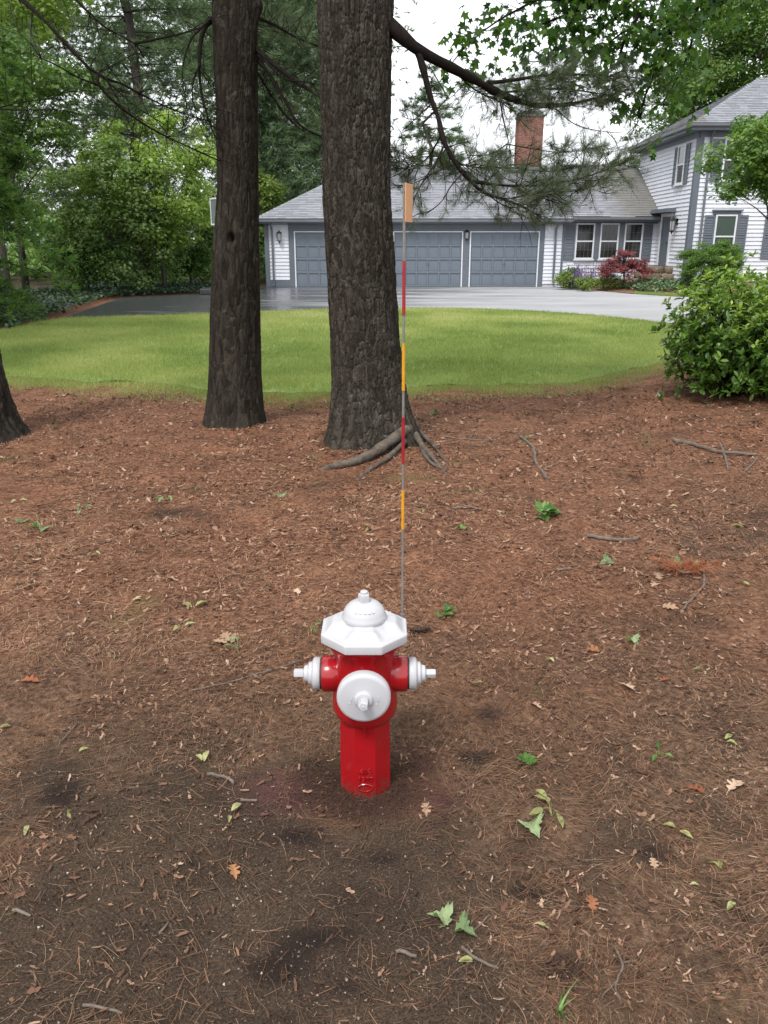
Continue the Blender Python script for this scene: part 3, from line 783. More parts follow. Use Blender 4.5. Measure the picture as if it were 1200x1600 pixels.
mb = MB(); mb.lathe([(.066, .03), (.068, .095), (.071, .105), (.071, .118), (.066, .12)], 56, My); lp('pumper_nozzle', mb, M_RED, hyd)
mb = MB(); mb.lathe([(.074, .114), (.077, .116), (.0775, .120), (.0775, .138), (.076, .142), (.072, .1455), (.066, .1475), (.030, .1475), (.027, .1485), (.0265, .153), (.024, .156), (.019, .157), (.004, .157)], 72, My)
pc = lp('pumper_cap', mb, M_WHITE, hyd, True, 0, 45)
mb = MB(); mb.lathe([(.0155, .154), (.0155, .186), (.014, .188)], 5, My); lp('cap_nut', mb, M_WHITE, pc, True, .0012, 30)
mb = MB(); mb.lathe([(.004, .1875), (.003, .189)], 10, My); lp('nut_pip', mb, M_WHITE, pc)
for dx, dz, w_, h_ in ((-.036, -.002, .004, .006), (-.040, -.012, .006, .002), (-.034, .006, .003, .002), (.042, .008, .004, .002), (.042, -.002, .0025, .008), (.037, -.016, .003, .003)):
    mb = MB(); mb.obox((dx, -.1478, NZ + dz), (w_/1.6, 0, 0), (0, .0013, 0), (0, 0, h_/1.6)); lp('raised_mark', mb, M_WHITE, pc, True, .0006)
# cast figures on the barrel
def text_mesh(body_, size, ext, mat):
    cu = bpy.data.curves.new('txt', 'FONT'); cu.body = body_; cu.size = size; cu.extrude = ext; cu.align_x = 'CENTER'; cu.bevel_depth = ext*.25
    ob = bpy.data.objects.new('txt', cu); COL.objects.link(ob)
    me = bpy.data.meshes.new_from_object(ob.evaluated_get(bpy.context.evaluated_depsgraph_get()))
    bpy.data.objects.remove(ob, do_unlink=True); me.materials.clear(); me.materials.append(mat)
    return me
for tx, z_, sz in (('4\u00bd', .068, .030), ('1977', .043, .024)):
    o = part('cast_figures', text_mesh(tx, sz, .0022, M_RED), hyd, world=False)
    o.location = (.001, -.0795, z_); o.rotation_euler = (R(90), 0, 0)
mb = MB(); pts = [(.022*math.cos(a_) + .001, -.0805, .021 + .0125*math.sin(a_)) for a_ in np.linspace(0, 2*math.pi, 41)]
mb.tube(pts, .0022, 6, False); lp('cast_oval', mb, M_RED, hyd)

# marker rod with reflective bands
M_ROD = simple('grey_fibreglass', (.19,.175,.155), (.14,.13,.115), 40, .45)
M_BRED = simple('red_tape', (.30,.012,.018), (.24,.010,.015), 60, .35)
M_BYEL = simple('yellow_tape', (.60,.28,.016), (.50,.23,.013), 60, .35)
M_PLATE = simple('orange_plate', (.60,.29,.10), (.50,.23,.08), 20, .4)
RX, RY = .0565, 2.225
mk = thing('marker_rod', 'tall thin hydrant marker rod with red and yellow bands and orange plate', 'marker rod', (RX, RY, .49))
mb = MB(); mb.tube([(RX, RY, .49), (RX - .002, RY, 1.1), (RX - .004, RY + .002, 1.752)], .0037, 10); part('rod', mb.mesh('rod', M_ROD, True, 0, 40), mk)
for z0, z1, mm in ((1.42, 1.56, M_BRED), (1.215, 1.345, M_BYEL), (1.005, 1.14, M_BRED), (.805, .925, M_BYEL)):
    mb = MB(); f0 = RX - .004*(z0-.49)/1.26; f1 = RX - .004*(z1-.49)/1.26
    mb.tube([(f0, RY, z0), (f1, RY, z1)], .0047, 12); part('reflective_band', mb.mesh('reflective_band', mm, True, 0, 40), mk)
mb = MB(); zc = 1.705; mb.obox((RX + .009, RY + .028, zc), Vector((.30, 1.0, 0)).normalized()*.036, Vector((1.0, -.30, 0)).normalized()*.0012, (0, 0, .0475))
part('reflector_plate', mb.mesh('reflector_plate', M_PLATE, False, .0008), mk)
mb = MB()
for dz in (-.03, .03):
    mb = MB(); mb.lathe([(.0035, 0), (.0035, .004)], 8, Matrix.Translation((RX - .003, RY - .002, zc + dz)) @ Matrix.Rotation(R(90), 4, 'X')); part('rivet', mb.mesh('rivet', M_ROD), mk)
mb = MB(); mb.obox((RX - .020, RY - .012, .4985), Vector((.032, .019, 0)), Vector((-.008, .014, 0)), (0, 0, .003)); mb.tube([(RX, RY, .482), (RX, RY, .53)], .007, 10)
part('mounting_bracket', mb.mesh('mounting_bracket', M_ROD, False, .001), mk)

# ================================================================== house
M_SIDING = simple('white_clapboard', (.60,.62,.67), (.54,.56,.61), .8, .55, rndamt=.03)
M_SLATE = simple('slate_paint', (.104,.121,.146), (.092,.107,.130), 1.2, .5)
M_DOOR = simple('slate_door_paint', (.118,.143,.176), (.106,.129,.160), .9, .42)
M_TRIMW = simple('white_trim', (.62,.635,.67), (.56,.575,.61), 3, .5)
M_FOUND = simple('concrete', (.17,.165,.16), (.12,.118,.115), 5, .9, .4, 30)
M_GUTTER = simple('grey_gutter', (.16,.17,.195), (.13,.14,.16), 2, .4)
M_PANE = simple('dark_window_glass', (.014,.017,.018), (.02,.022,.024), .7, .06, spec=.6)
M_SCREEN = simple('green_blind_glass', (.022,.045,.030), (.030,.052,.036), 2, .12)
M_GRILLE = simple('window_grille', (.10,.085,.075), (.085,.072,.062), 3, .5)
M_LAMP = simple('lantern_metal', (.02,.02,.022), (.03,.03,.03), 10, .4, metal=.6)
M_LGLASS = simple('lantern_glass', (.35,.36,.36), (.30,.31,.31), 10, .15)
M_BRICK = simple('red_brick', (.25,.095,.075), (.175,.072,.06), 4, .85, .4, 60, .004, rndamt=.3)
M_MORTAR = simple('mortar', (.42,.36,.32), (.34,.29,.26), 10, .95)
m, nt, b, out = nodes_of('asphalt_shingles')
pos = nt.nodes.new('ShaderNodeNewGeometry').outputs['Position']
r_ = ramp(nt, [(0, (.185,.19,.212)), (.5, (.215,.222,.248)), (1, (.25,.258,.286))]); nt.links.new(attr(nt, 'rnd'), r_.inputs[0])
n1 = noise_node(nt, 60, 3, .7, vec=pos); v1 = ramp(nt, [(.3, (.75,)*3), (.7, (1.2,)*3)]); nt.links.new(n1.outputs['Fac'], v1.inputs[0])
c = mixn(nt, 1, r_.outputs[0], v1.outputs[0], 'MULTIPLY')
sx = nt.nodes.new('ShaderNodeSeparateXYZ'); nt.links.new(pos, sx.inputs[0])
nz_ = noise_node(nt, .7, 4, .6, vec=pos); ma = nt.nodes.new('ShaderNodeMath'); ma.operation = 'MULTIPLY_ADD'; ma.inputs[1].default_value = 1.6
nt.links.new(nz_.outputs['Fac'], ma.inputs[0]); nt.links.new(sx.outputs['X'], ma.inputs[2])
st = nt.nodes.new('ShaderNodeMapRange'); st.inputs['From Min'].default_value = 9.5; st.inputs['From Max'].default_value = 10.4; nt.links.new(ma.outputs[0], st.inputs['Value'])
lt = nt.nodes.new('ShaderNodeMath'); lt.operation = 'LESS_THAN'; lt.inputs[1].default_value = 10.85; nt.links.new(sx.outputs['X'], lt.inputs[0])
mu = nt.nodes.new('ShaderNodeMath'); mu.operation = 'MULTIPLY'; nt.links.new(st.outputs[0], mu.inputs[0]); nt.links.new(lt.outputs[0], mu.inputs[1])
mu2 = nt.nodes.new('ShaderNodeMath'); mu2.operation = 'MULTIPLY'; mu2.inputs[1].default_value = .75; nt.links.new(mu.outputs[0], mu2.inputs[0])
c = mixn(nt, mu2.outputs[0], c, (.13,.125,.105))
nt.links.new(c, b.inputs['Base Color']); b.inputs['Roughness'].default_value = .85; bump(nt, b, n1.outputs['Fac'], .4, .006)
M_SHING = m

GYF, WYF, WXL = 33.5, 30.0, 10.8           # garage front, wing front, wing left wall
house = thing('house', 'white clapboard house with slate grey trim, three garage doors and hipped shingle roofs', 'house', (4, 36, 0))
def hp(name, mb, mat, parent=None, bevel=0, smooth=False, **k): return part(name, mb.mesh(name, mat, smooth, bevel), parent or house, **k)
class Face:
    """a wall plane: 'F' faces the camera at y=c, 'L' faces left at x=c"""
    def __init__(s, k, c): s.k, s.c = k, c
    def p(s, u, z, n): return (u, s.c - n, z) if s.k == 'F' else (s.c - n, u, z)
    def box(s, mb, u0, u1, z0, z1, n0, n1, rnd=None):
        a = s.p(u0, z0, n0); b_ = s.p(u1, z1, n1)
        return mb.box(min(a[0], b_[0]), max(a[0], b_[0]), min(a[1], b_[1]), max(a[1], b_[1]), z0, z1, rnd)
    def clap(s, u0, u1, z0, z1, exp_=.138):
        mb = MB(); z = z0
        while z < z1 - .01:
            zt = min(z + exp_, z1); r_ = random.random()
            v = [s.p(u0, z + .012, .002), s.p(u1, z + .012, .002), s.p(u1, z, .034), s.p(u0, z, .034), s.p(u1, zt + .014, .003), s.p(u0, zt + .014, .003)]
            mb.add(v, [(0, 1, 2, 3), (3, 2, 4, 5)], r_); z = zt
        return mb
GF_, WF_, WL_ = Face('F', GYF), Face('F', WYF), Face('L', WXL)
mb = MB(); mb.box(-4.72, 7.2, GYF, 41, -.2, 2.52); hp('garage_wall', mb, M_SIDING)
mb = MB(); mb.box(7.2, WXL + .05, GYF + .001, 40.5, -.2, 2.6); hp('breezeway_wall', mb, M_SIDING)
mb = MB(); mb.box(WXL, 23, WYF, 36.6, .34, 5.36); hp('wing_wall', mb, M_SIDING)
mb = MB(); mb.box(WXL + .03, 22.9, WYF + .03, 36.5, -.2, .34); hp('foundation', mb, M_FOUND)
for F_, u0, u1, z0, z1 in ((GF_, -4.56, -3.78, .28, 2.36), (GF_, 6.36, 7.3, .12, 2.40), (GF_, 7.3, WXL, .30, 2.46), (WL_, WYF + .02, 36.5, .30, 5.28), (WF_, WXL + .02, 22.9, .36, 5.28)):
    hp('clapboard_siding', F_.clap(u0, u1, z0, z1), M_SIDING, kind='stuff')
# garage front trim
mb = MB()
for u0, u1, z0, z1 in ((-4.74, -4.56, -.05, 2.40), (-3.78, -3.56, -.05, 2.40), (-.70, .36, -.05, 2.10), (3.13, 3.40, -.05, 2.10), (6.16, 6.36, -.05, 2.40)):
    GF_.box(mb, u0, u1, z0, z1, .0, .05)
GF_.box(mb, -3.56, 6.16, 2.12, 2.40, 0, .05); hp('door_surround', mb, M_SLATE, bevel=.006)
mb = MB(); GF_.box(mb, -3.78, 6.36, 2.14, 2.20, .051, .08); hp('drip_cap', mb, M_SLATE)
mb = MB(); GF_.box(mb, -4.56, -3.78, -.05, .28, 0, .042); hp('skirt_board', mb, M_SLATE)
for (u0, u1) in ((-3.56, -.70), (.36, 3.13), (3.40, 6.16)):
    mb = MB(); GF_.box(mb, u0, u0 + .045, 0, 2.10, .01, .068); GF_.box(mb, u1 - .045, u1, 0, 2.10, .01, .062); GF_.box(mb, u0, u1, 2.085, 2.12, .01, .061)
    hp('door_jamb', mb, M_TRIMW)
    a, e = u0 + .045, u1 - .045
    mb = MB(); GF_.box(mb, a, e, .015, 2.085, .001, .012)
    zs = [.015, .06, .53, .59, 1.06, 1.12, 1.58, 1.64, 2.05, 2.085]
    nc = 6; cwid = (e - a)/nc
    for z0, z1 in ((.015, .075), (.53, .60), (1.045, 1.115), (1.555, 1.625), (2.035, 2.085)): GF_.box(mb, a, e, z0, z1, .0121, .048)
    for k in range(nc + 1):
        uc = a + k*cwid
        for z0, z1 in ((.075, .53), (.60, 1.045), (1.115, 1.555), (1.625, 2.035)):
            GF_.box(mb, max(a, uc - .03), min(e, uc + .03), z0, z1, .0121, .047)
    gd = hp('garage_door', mb, M_DOOR, bevel=.004)
    pm = MB(); pm.box(-(cwid/2 - .034), cwid/2 - .034, -.006, 0, -.20, .20); pme = pm.mesh('panel', M_DOOR, False, .005)
    for k in range(nc):
        for zc_ in (.3025, .8225, 1.335, 1.83):
            o = part('panel', pme, gd, world=False); o.location = (a + (k + .5)*cwid, GYF - .0125, zc_)
    mb = MB(); uc = (a+e)/2; GF_.box(mb, uc - .02, uc + .02, .86, 1.02, .048, .07); GF_.box(mb, uc - .05, uc + .05, .91, .93, .07, .085); hp('handle', mb, M_GUTTER, gd)
# lanterns
def lantern(face, u, z, sz=1.0):
    mb = MB(); c_ = face.p(u, z, .13*sz)
    face.box(mb, u - .045*sz, u + .045*sz, z + .02*sz, z + .17*sz, .02, .045); mb.tube([face.p(u, z + .13*sz, .04), face.p(u, z + .21*sz, .08*sz), face.p(u, z + .19*sz, .13*sz)], .01*sz, 6)
    Mx = Matrix.Translation(c_); mb.lathe([(.01*sz, .22*sz), (.03*sz, .19*sz), (.09*sz, .13*sz), (.095*sz, .12*sz), (.08*sz, .115*sz)], 8, Mx); mb.lathe([(.05*sz, -.14*sz), (.065*sz, -.12*sz), (.06*sz, -.11*sz)], 8, Mx); mb.lathe([(.01*sz, -.2*sz), (.02*sz, -.16*sz), (.05*sz, -.14*sz)], 8, Mx)
    for k in range(6):
        a_ = k*math.pi/3; mb.tube([(c_[0] + .062*sz*math.cos(a_), c_[1] + .062*sz*math.sin(a_), c_[2] - .115*sz), (c_[0] + .085*sz*math.cos(a_), c_[1] + .085*sz*math.sin(a_), c_[2] + .12*sz)], .006*sz, 4)
    l = hp('wall_lantern', mb, M_LAMP)
    mb = MB(); mb.lathe([(.055*sz, -.11*sz), (.078*sz, .115*sz)], 6, Mx); hp('lantern_glass', mb, M_LGLASS, l)
lantern(GF_, -4.13, 1.90, 1.15); lantern(GF_, 3.27, 1.96, 1.0)
# downspouts
def downspout(pts, r=.04):
    mb = MB(); mb.tube(pts, r, 8); hp('downspout', mb, M_SLATE, smooth=False)
downspout([(-4.42, 33.18, 2.44), (-4.42, 33.2, 2.32), (-4.42, 33.40, 2.16), (-4.42, 33.41, .12), (-4.42, 33.2, .03)])
downspout([(6.78, 33.18, 2.44), (6.78, 33.2, 2.32), (6.78, 33.42, 2.2), (6.78, 33.42, .3), (6.78, 33.25, .2)])
downspout([(11.18, 29.7, 5.42), (11.18, 29.72, 5.25), (11.18, 29.92, 5.1), (11.18, 29.92, .4)])
# eaves: fascia, soffit, gutter
mb = MB(); mb.box(-5.0, 7.35, 33.16, 33.5 - .052, 2.40, 2.43); mb.box(-5.0, 7.35, 33.13, 33.16, 2.40, 2.56); mb.box(-5.0, -4.97, 33.16, 41.3, 2.40, 2.56); hp('fascia', mb, M_SLATE)
mb = MB(); mb.box(7.36, WXL, 33.12, 33.45, 2.47, 2.50); mb.box(7.36, WXL, 33.09, 33.12, 2.47, 2.64); GF_.box(mb, 7.36, WXL, 2.40, 2.468, .0, .06); hp('fascia', mb, M_SLATE)
mb = MB(); mb.box(10.42, WXL - .001, 29.62, 36.9, 5.28, 5.32); mb.box(WXL - .001, 23, 29.62, 29.99, 5.28, 5.32); mb.box(10.39, 10.42, 29.62, 36.9, 5.28, 5.50); mb.box(10.39, 23, 29.59, 29.62, 5.28, 5.50)
WF_.box(mb, WXL, 23, 5.10, 5.279, .0, .045); WL_.box(mb, WYF, 36.6, 5.10, 5.279, 0, .046); hp('fascia', mb, M_SLATE)
def gutter(p0, p1, n):
    p0 = Vector(p0); p1 = Vector(p1); n = Vector(n); mb = MB()
    q = [(0, .06), (0, -.04), (.02, -.06), (.07, -.06), (.09, -.03), (.10, .05), (.11, .06), (.09, .06), (.08, -.02), (.06, -.045), (.02, -.045), (.01, .06)]
    v = [p + n*a_ + Vector((0, 0, b_)) for p in (p0, p1) for a_, b_ in q]; k = len(q)
    mb.add(v, [(i, (i+1) % k, (i+1) % k + k, i + k) for i in range(k)] + [tuple(range(k))[::-1], tuple(range(k, 2*k))]); hp('gutter', mb, M_GUTTER)
gutter((-5.0, 33.128, 2.50), (7.33, 33.128, 2.50), (0, -1, 0)); gutter((7.38, 33.088, 2.58), (10.7, 33.088, 2.58), (0, -1, 0))
gutter((10.388, 29.6, 5.44), (10.388, 36.9, 5.44), (-1, 0, 0)); gutter((10.30, 29.588, 5.44), (23, 29.588, 5.44), (0, -1, 0))
# roofs
def shingles(mb, ea, eb, ra, rb, course=.145, tab=.30, seed=1):
    rg = random.Random(seed); ea, eb, ra, rb = map(Vector, (ea, eb, ra, rb)); u = (eb - ea).normalized()
    up = (ra - ea); la = up.dot(u); up = up - u*la; H = up.length; upn = up/H; nrm = u.cross(upn)
    if nrm.z < 0: nrm = -nrm
    lb0 = (eb - ea).dot(u); lb1 = (rb - ea).dot(u); n = int(H/course) + 1
    for i in range(n):
        s0 = i*course; s1 = min((i+1)*course + .02, H)
        if s0 >= H - .02: break
        sm = min((s0 + s1)/2, H)/H; l0 = la*sm; l1 = lb0 + (lb1 - lb0)*sm
        x = l0 - rg.random()*tab
        while x < l1:
            a_ = max(x, l0); b_ = min(x + tab*(.98), l1)
            if b_ - a_ > .01:
                h = .018 + rg.random()*.006; o = ea
                P = lambda l, s_, k: o + u*l + upn*s_ + nrm*k
                dr = rg.uniform(-.012, .012) if i else 0
                mb.add([P(a_, s0 + dr, 0), P(b_, s0 + dr, 0), P(b_, s0 + dr, h), P(a_, s0 + dr, h), P(b_, s1, .004), P(a_, s1, .004)], [(0, 1, 2, 3), (3, 2, 4, 5)], rg.random())
            x += tab
def roof(name_planes, deck, seed):
    mb = MB()
    for pl in deck: mb.add(pl, [tuple(range(len(pl)))])
    r_ = hp('roof', mb, M_SHING)
    mb = MB()
    for k, pl in enumerate(name_planes): shingles(mb, *pl, seed=seed + k)
    hp('shingles', mb, M_SHING, r_, kind='stuff')
    return r_
gs = .55; zr = 2.57 + 3.95*gs
E0, E1, R0, R1 = (-5.05, 33.12, 2.57), (7.36, 33.12, 2.57), (-1.10, 37.07, zr), (7.36, 37.07, zr)
EB0, EB1 = (-5.05, 41.02, 2.57), (7.36, 41.02, 2.57)
B0, B1, B2, B3 = (7.36, 33.08, 2.65), (10.8, 33.08, 2.65), (7.36, 37.07, 2.65 + 3.99*gs), (10.8, 37.07, 2.65 + 3.99*gs)
gr = roof([(E0, E1, R0, R1), (EB0, E0, R0, R0), (B0, B1, B2, B3)],
     [[E0, E1, R1, R0], [EB0, E0, R0], [EB1, EB0, R0, R1], [B0, B1, B3, B2], [B2, B3, (10.8, 41.06, 2.65), (7.36, 41.06, 2.65)], [B0, B2, (7.36, 41.06, 2.65), (7.36, 41.0, 2.5), (7.36, 33.2, 2.5)]], 1)
ws = .56; W0, W1 = (10.34, 29.55, 5.49), (23, 29.55, 5.49); wt = 3.45; WR0, WR1 = (10.34 + wt, 29.55 + wt, 5.49 + wt*ws), (23, 29.55 + wt, 5.49 + wt*ws); WB0, WB1 = (10.34, 29.55 + 2*wt, 5.49), (23, 29.55 + 2*wt, 5.49)
wr = roof([(W0, W1, WR0, WR1), (WB0, W0, WR0, WR0)], [[W0, W1, WR1, WR0], [WB0, W0, WR0], [WB1, WB0, WR0, WR1]], 11)
def ridge_caps(p0, p1, parent):
    mb = MB(); p0 = Vector(p0); p1 = Vector(p1); d = (p1 - p0); L = d.length; d.normalize(); s_ = d.cross(Vector((0, 0, 1))).normalized(); upv = s_.cross(d)
    n = int(L/.2)
    for k in range(n):
        a_ = p0 + d*(k*.2); b_ = p0 + d*(k*.2 + .23); lift = .03
        mb.add([a_ + s_*.12 - upv*.03, a_ + upv*lift, a_ - s_*.12 - upv*.03, b_ + s_*.12 - upv*.045, b_ + upv*(lift - .012), b_ - s_*.12 - upv*.045], [(0, 1, 4, 3), (1, 2, 5, 4)])
    hp('ridge_caps', mb, M_SHING, parent, kind='stuff')
ridge_caps(R0, R1, gr); ridge_caps(E0, R0, gr); ridge_caps(W0, WR0, wr); ridge_caps(WR0, WR1, wr); ridge_caps(B2, B3, gr)
# chimney of separate bricks in a mortar core
mb = MB(); cx0, cx1, cy0, cy1, cz0, cz1 = 5.68, 6.72, 37.1, 38.0, 3.9, 6.72
mb.box(cx0 + .008, cx1 - .008, cy0 + .008, cy1 - .008, cz0, cz1); ch = hp('chimney', mb, M_MORTAR)
mb = MB(); z = cz0; row = 0
while z < cz1 - .02:
    for (ax, a0, a1, fixed, sg) in (('x', cx0, cx1, cy0, -1), ('y', cy0, cy1, cx0, -1), ('y', cy0, cy1, cx1, 1)):
        p_ = a0 - (.105 if row % 2 else 0)
        while p_ < a1 - .02:
            q0, q1 = max(p_, a0), min(p_ + .194, a1)
            if ax == 'x': mb.box(q0, q1, fixed - .008, fixed + .03, z, z + .054)
            else: mb.box(fixed - (.004 if sg < 0 else .03), fixed + (.03 if sg < 0 else .004), q0, q1, z, z + .058)
            p_ += .21
    z += .069; row += 1
hp('bricks', mb, M_BRICK, ch, kind='stuff')
mb = MB(); mb.box(cx0 - .04, cx1 + .04, cy0 - .04, cy1 + .04, 6.721, 6.80); mb.box(cx0 + .02, cx1 - .02, cy0 + .02, cy1 - .02, 6.80, 6.93); hp('chimney_cap', mb, M_FOUND, ch, bevel=.02)
# windows
def window(face, u0, u1, z0, z1, pane_mat=None, grille=False, cap=False, n=.036, meet=.5):
    fw = .055; mb = MB()
    for a_, b_, c_, d_ in ((u0, u0 + fw, z0, z1), (u1 - fw, u1, z0, z1), (u0 + fw, u1 - fw, z1 - fw, z1), (u0 + fw, u1 - fw, z0, z0 + fw)): face.box(mb, a_, b_, c_, d_, n, n + .055)
    w_ = hp('window', mb, M_TRIMW, bevel=.004); zm = z0 + (z1 - z0)*meet
    mb = MB(); face.box(mb, u0 + fw, u1 - fw, zm - .025, zm + .025, n + .005, n + .045); hp('meeting_rail', mb, M_TRIMW, w_)
    for za, zb, nn in ((z0 + fw, zm - .025, .012), (zm + .025, z1 - fw, .022)):
        mb = MB(); face.box(mb, u0 + fw, u1 - fw, za, zb, n + .001, n + nn); hp('pane', mb, pane_mat or M_PANE, w_)
        if grille:
            mb = MB(); W_ = u1 - u0 - 2*fw
            for k in (1, 2, 3): face.box(mb, u0 + fw + W_*k/4 - .006, u0 + fw + W_*k/4 + .006, za, zb, n + nn, n + nn + .004)
            face.box(mb, u0 + fw, u1 - fw, (za+zb)/2 - .006, (za+zb)/2 + .006, n + nn, n + nn + .005); hp('grille', mb, M_GRILLE, w_)
    mb = MB(); face.box(mb, u0 - .04, u1 + .04, z0 - .05, z0 - .002, n, n + .085); hp('sill', mb, M_TRIMW if not cap else M_SLATE, w_)
    if cap:
        mb = MB(); face.box(mb, u0 - .10, u1 + .10, z1 + .002, z1 + .11, n, n + .06); face.box(mb, u0 - .15, u1 + .15, z1 + .111, z1 + .16, n, n + .12); hp('window_head', mb, M_SLATE, w_)
def shutter(face, u0, u1, z0, z1, n=.036):
    mb = MB(); s_ = .05; zm = (z0+z1)/2
    for a_, b_, c_, d_ in ((u0, u0 + s_, z0, z1), (u1 - s_, u1, z0, z1), (u0 + s_, u1 - s_, z1 - .07, z1), (u0 + s_, u1 - s_, z0, z0 + .08), (u0 + s_, u1 - s_, zm - .04, zm + .04)): face.box(mb, a_, b_, c_, d_, n, n + .035)
    face.box(mb, u0 + s_, u1 - s_, z0 + .08, z1 - .07, n, n + .006); sh = hp('shutter', mb, M_SLATE)
    mb = MB(); z = z0 + .09
    while z < z1 - .09:
        if abs(z - zm) > .07: mb.add([face.p(u0 + s_, z, n + .03), face.p(u1 - s_, z, n + .03), face.p(u1 - s_, z + .05, n + .008), face.p(u0 + s_, z + .05, n + .008), face.p(u0 + s_, z - .008, n + .026), face.p(u1 - s_, z - .008, n + .026)], [(0, 1, 2, 3), (4, 5, 1, 0)])
        z += .055
    hp('louvers', mb, M_SLATE, sh, kind='stuff')
for u0, u1 in ((7.58, 8.32), (8.54, 9.28), (9.50, 10.22)): window(GF_, u0, u1, 1.07, 2.42, None, True)
mb = MB()
for u0, u1 in ((8.325, 8.535), (9.285, 9.495)): GF_.box(mb, u0, u1, 1.0, 2.398, .02, .07); hp('mullion', mb, M_SLATE); mb = MB()
shutter(GF_, 7.14, 7.555, 1.02, 2.38); shutter(GF_, 10.25, 10.6, 1.02, 2.38)
mb = MB(); GF_.box(mb, 7.05, 7.13, .1, 2.39, .02, .05); hp('corner_board', mb, M_SLATE)
window(WF_, 11.66, 12.42, 1.16, 2.62, M_SCREEN, False, True); shutter(WF_, 11.29, 11.65, 1.14, 2.60); shutter(WF_, 12.44, 12.81, 1.14, 2.60)
window(WF_, 13.80, 14.56, 1.16, 2.62, M_SCREEN, False, True); shutter(WF_, 13.42, 13.79, 1.14, 2.60); shutter(WF_, 14.57, 14.94, 1.14, 2.60)
for u in (12.04, 14.18): window(WF_, u - .38, u + .38, 3.72, 5.05, None, False, False); shutter(WF_, u - .76, u - .39, 3.70, 5.03); shutter(WF_, u + .39, u + .76, 3.70, 5.03)
window(WL_, 31.05, 31.82, 3.70, 5.02, None, False, False); shutter(WL_, 30.68, 31.04, 3.68, 5.0); shutter(WL_, 31.83, 32.2, 3.68, 5.0)
mb = MB(); WF_.box(mb, WXL - .05, WXL + .15, .30, 5.099, .0, .05); WL_.box(mb, WYF - .001, WYF + .15, .30, 5.099, .0, .049); hp('corner_board', mb, M_SLATE)
# side door in the wing's left wall
mb = MB()
for a_, b_, c_, d_ in ((31.72, 31.83, .86, 2.62), (32.83, 32.94, .86, 2.62), (31.72, 32.94, 2.62, 2.73)): WL_.box(mb, a_, b_, c_, d_, .02, .09)
hp('door_frame', mb, M_TRIMW)
mb = MB(); WL_.box(mb, 31.83, 32.83, .86, 2.62, .02, .045)
for a_, b_ in ((31.83, 31.95), (32.27, 32.39), (32.71, 32.83)): WL_.box(mb, a_, b_, .86, 2.62, .0451, .06)
for c_, d_ in ((.86, 1.06), (1.62, 1.74), (2.5, 2.62)): WL_.box(mb, 31.95, 32.71, c_, d_, .0452, .059)
sd = hp('side_door', mb, M_SLATE)
mb = MB(); mb.lathe([(.012, 0), (.012, .04), (.03, .05), (.03, .075), (.01, .085)], 12, Matrix.Translation((WXL - .05, 31.98, 1.68)) @ Matrix.Rotation(R(-90), 4, 'Y')); hp('handle', mb, M_LAMP, sd, smooth=True)
mb = MB(); WL_.box(mb, 31.5, 33.4, 2.76, 2.84, .0, .42); WL_.box(mb, 31.55, 33.4, 2.84, 2.9, .0, .34); hp('door_hood', mb, M_SLATE)
lantern(WL_, 31.25, 2.28, 1.5)
# stone steps up to the side door
M_STONE = simple('fieldstone', (.20,.155,.105), (.115,.09,.065), 3.5, .9, .8, 14, .03, rndamt=.25)
steps = thing('stone_steps', 'rough brown stone steps below the side door of the house', 'steps', (10.2, 31.4, .1))
rs = random.Random(8)
def rough_stone(w_, d_, h_, seed):
    bm = bmesh.new(); bmesh.ops.create_cube(bm, size=1); bmesh.ops.subdivide_edges(bm, edges=bm.edges[:], cuts=2, use_grid_fill=True)
    rg = random.Random(seed)
    for v in bm.verts:
        k = .94 if max(abs(v.co.x), abs(v.co.y)) > .45 and abs(v.co.z) > .45 else 1
        v.co = Vector((v.co.x*w_*k, v.co.y*d_*k, v.co.z*h_)) + Vector((rg.uniform(-.03, .03), rg.uniform(-.03, .03), rg.uniform(-.02, .02)))
    me = bpy.data.meshes.new('stone'); bm.to_mesh(me); bm.free(); me.materials.append(M_STONE)
    a = me.attributes.new('rnd', 'FLOAT', 'POINT'); a.data.foreach_set('value', np.full(len(me.vertices), rg.random(), np.float32))
    for p in me.polygons: p.use_smooth = True
    return me
stones = [rough_stone(.44, .5, .24, k) for k in range(6)]
for lev, (x0, x1, y0, y1) in enumerate(((9.75, 10.75, 30.7, 33.0), (9.9, 10.75, 30.95, 33.0), (10.05, 10.75, 31.2, 33.0))):
    y = y0 + .25
    while y < y1:
        x = x0 + .22
        while x < x1:
            o = part('stone', stones[rs.randrange(6)], steps, world=False)
            o.location = (x - 10.2 + rs.uniform(-.03, .03), y - 31.4 + rs.uniform(-.03, .03), .14 + lev*.23)
            o.rotation_euler = (0, 0, rs.choice((0, math.pi)) + rs.uniform(-.12, .12)); x += .46
        y += .5

# ================================================================== planting bed, basketball hoop
bed_out = smooth_line([(7.0, 33.1), (7.6, 31.4), (8.3, 29.4), (9.3, 28.0), (10.6, 27.3), (13, 26.4), (17, 25.5)]) + [(23, 26), (23, 29.9), (10.7, 29.9), (10.7, 33.4), (7.1, 33.4)]
M_MULCH = simple('bed_mulch', (.20,.105,.055), (.11,.06,.035), 9, .95, .8, 40, .02)
n = 60; bx, by = np.meshgrid(np.linspace(6.9, 23, n*2), np.linspace(25.3, 33.4, n))
ins = inside(bed_out, bx, by)
from_edge = np.full(bx.shape, 9.)
Pb = np.array(bed_out[:-5])
for q in Pb: from_edge = np.minimum(from_edge, np.hypot(bx - q[0], by - q[1]))
bz = np.where(ins, .012 + .30*sstep(0, 1.8, from_edge), -.06)
def bed_z(x, y):
    d = np.hypot(Pb[:, 0] - x, Pb[:, 1] - y).min()
    return .012 + .30*float(sstep(0, 1.8, np.array(d)))
ii = np.arange(bx.size).reshape(bx.shape)
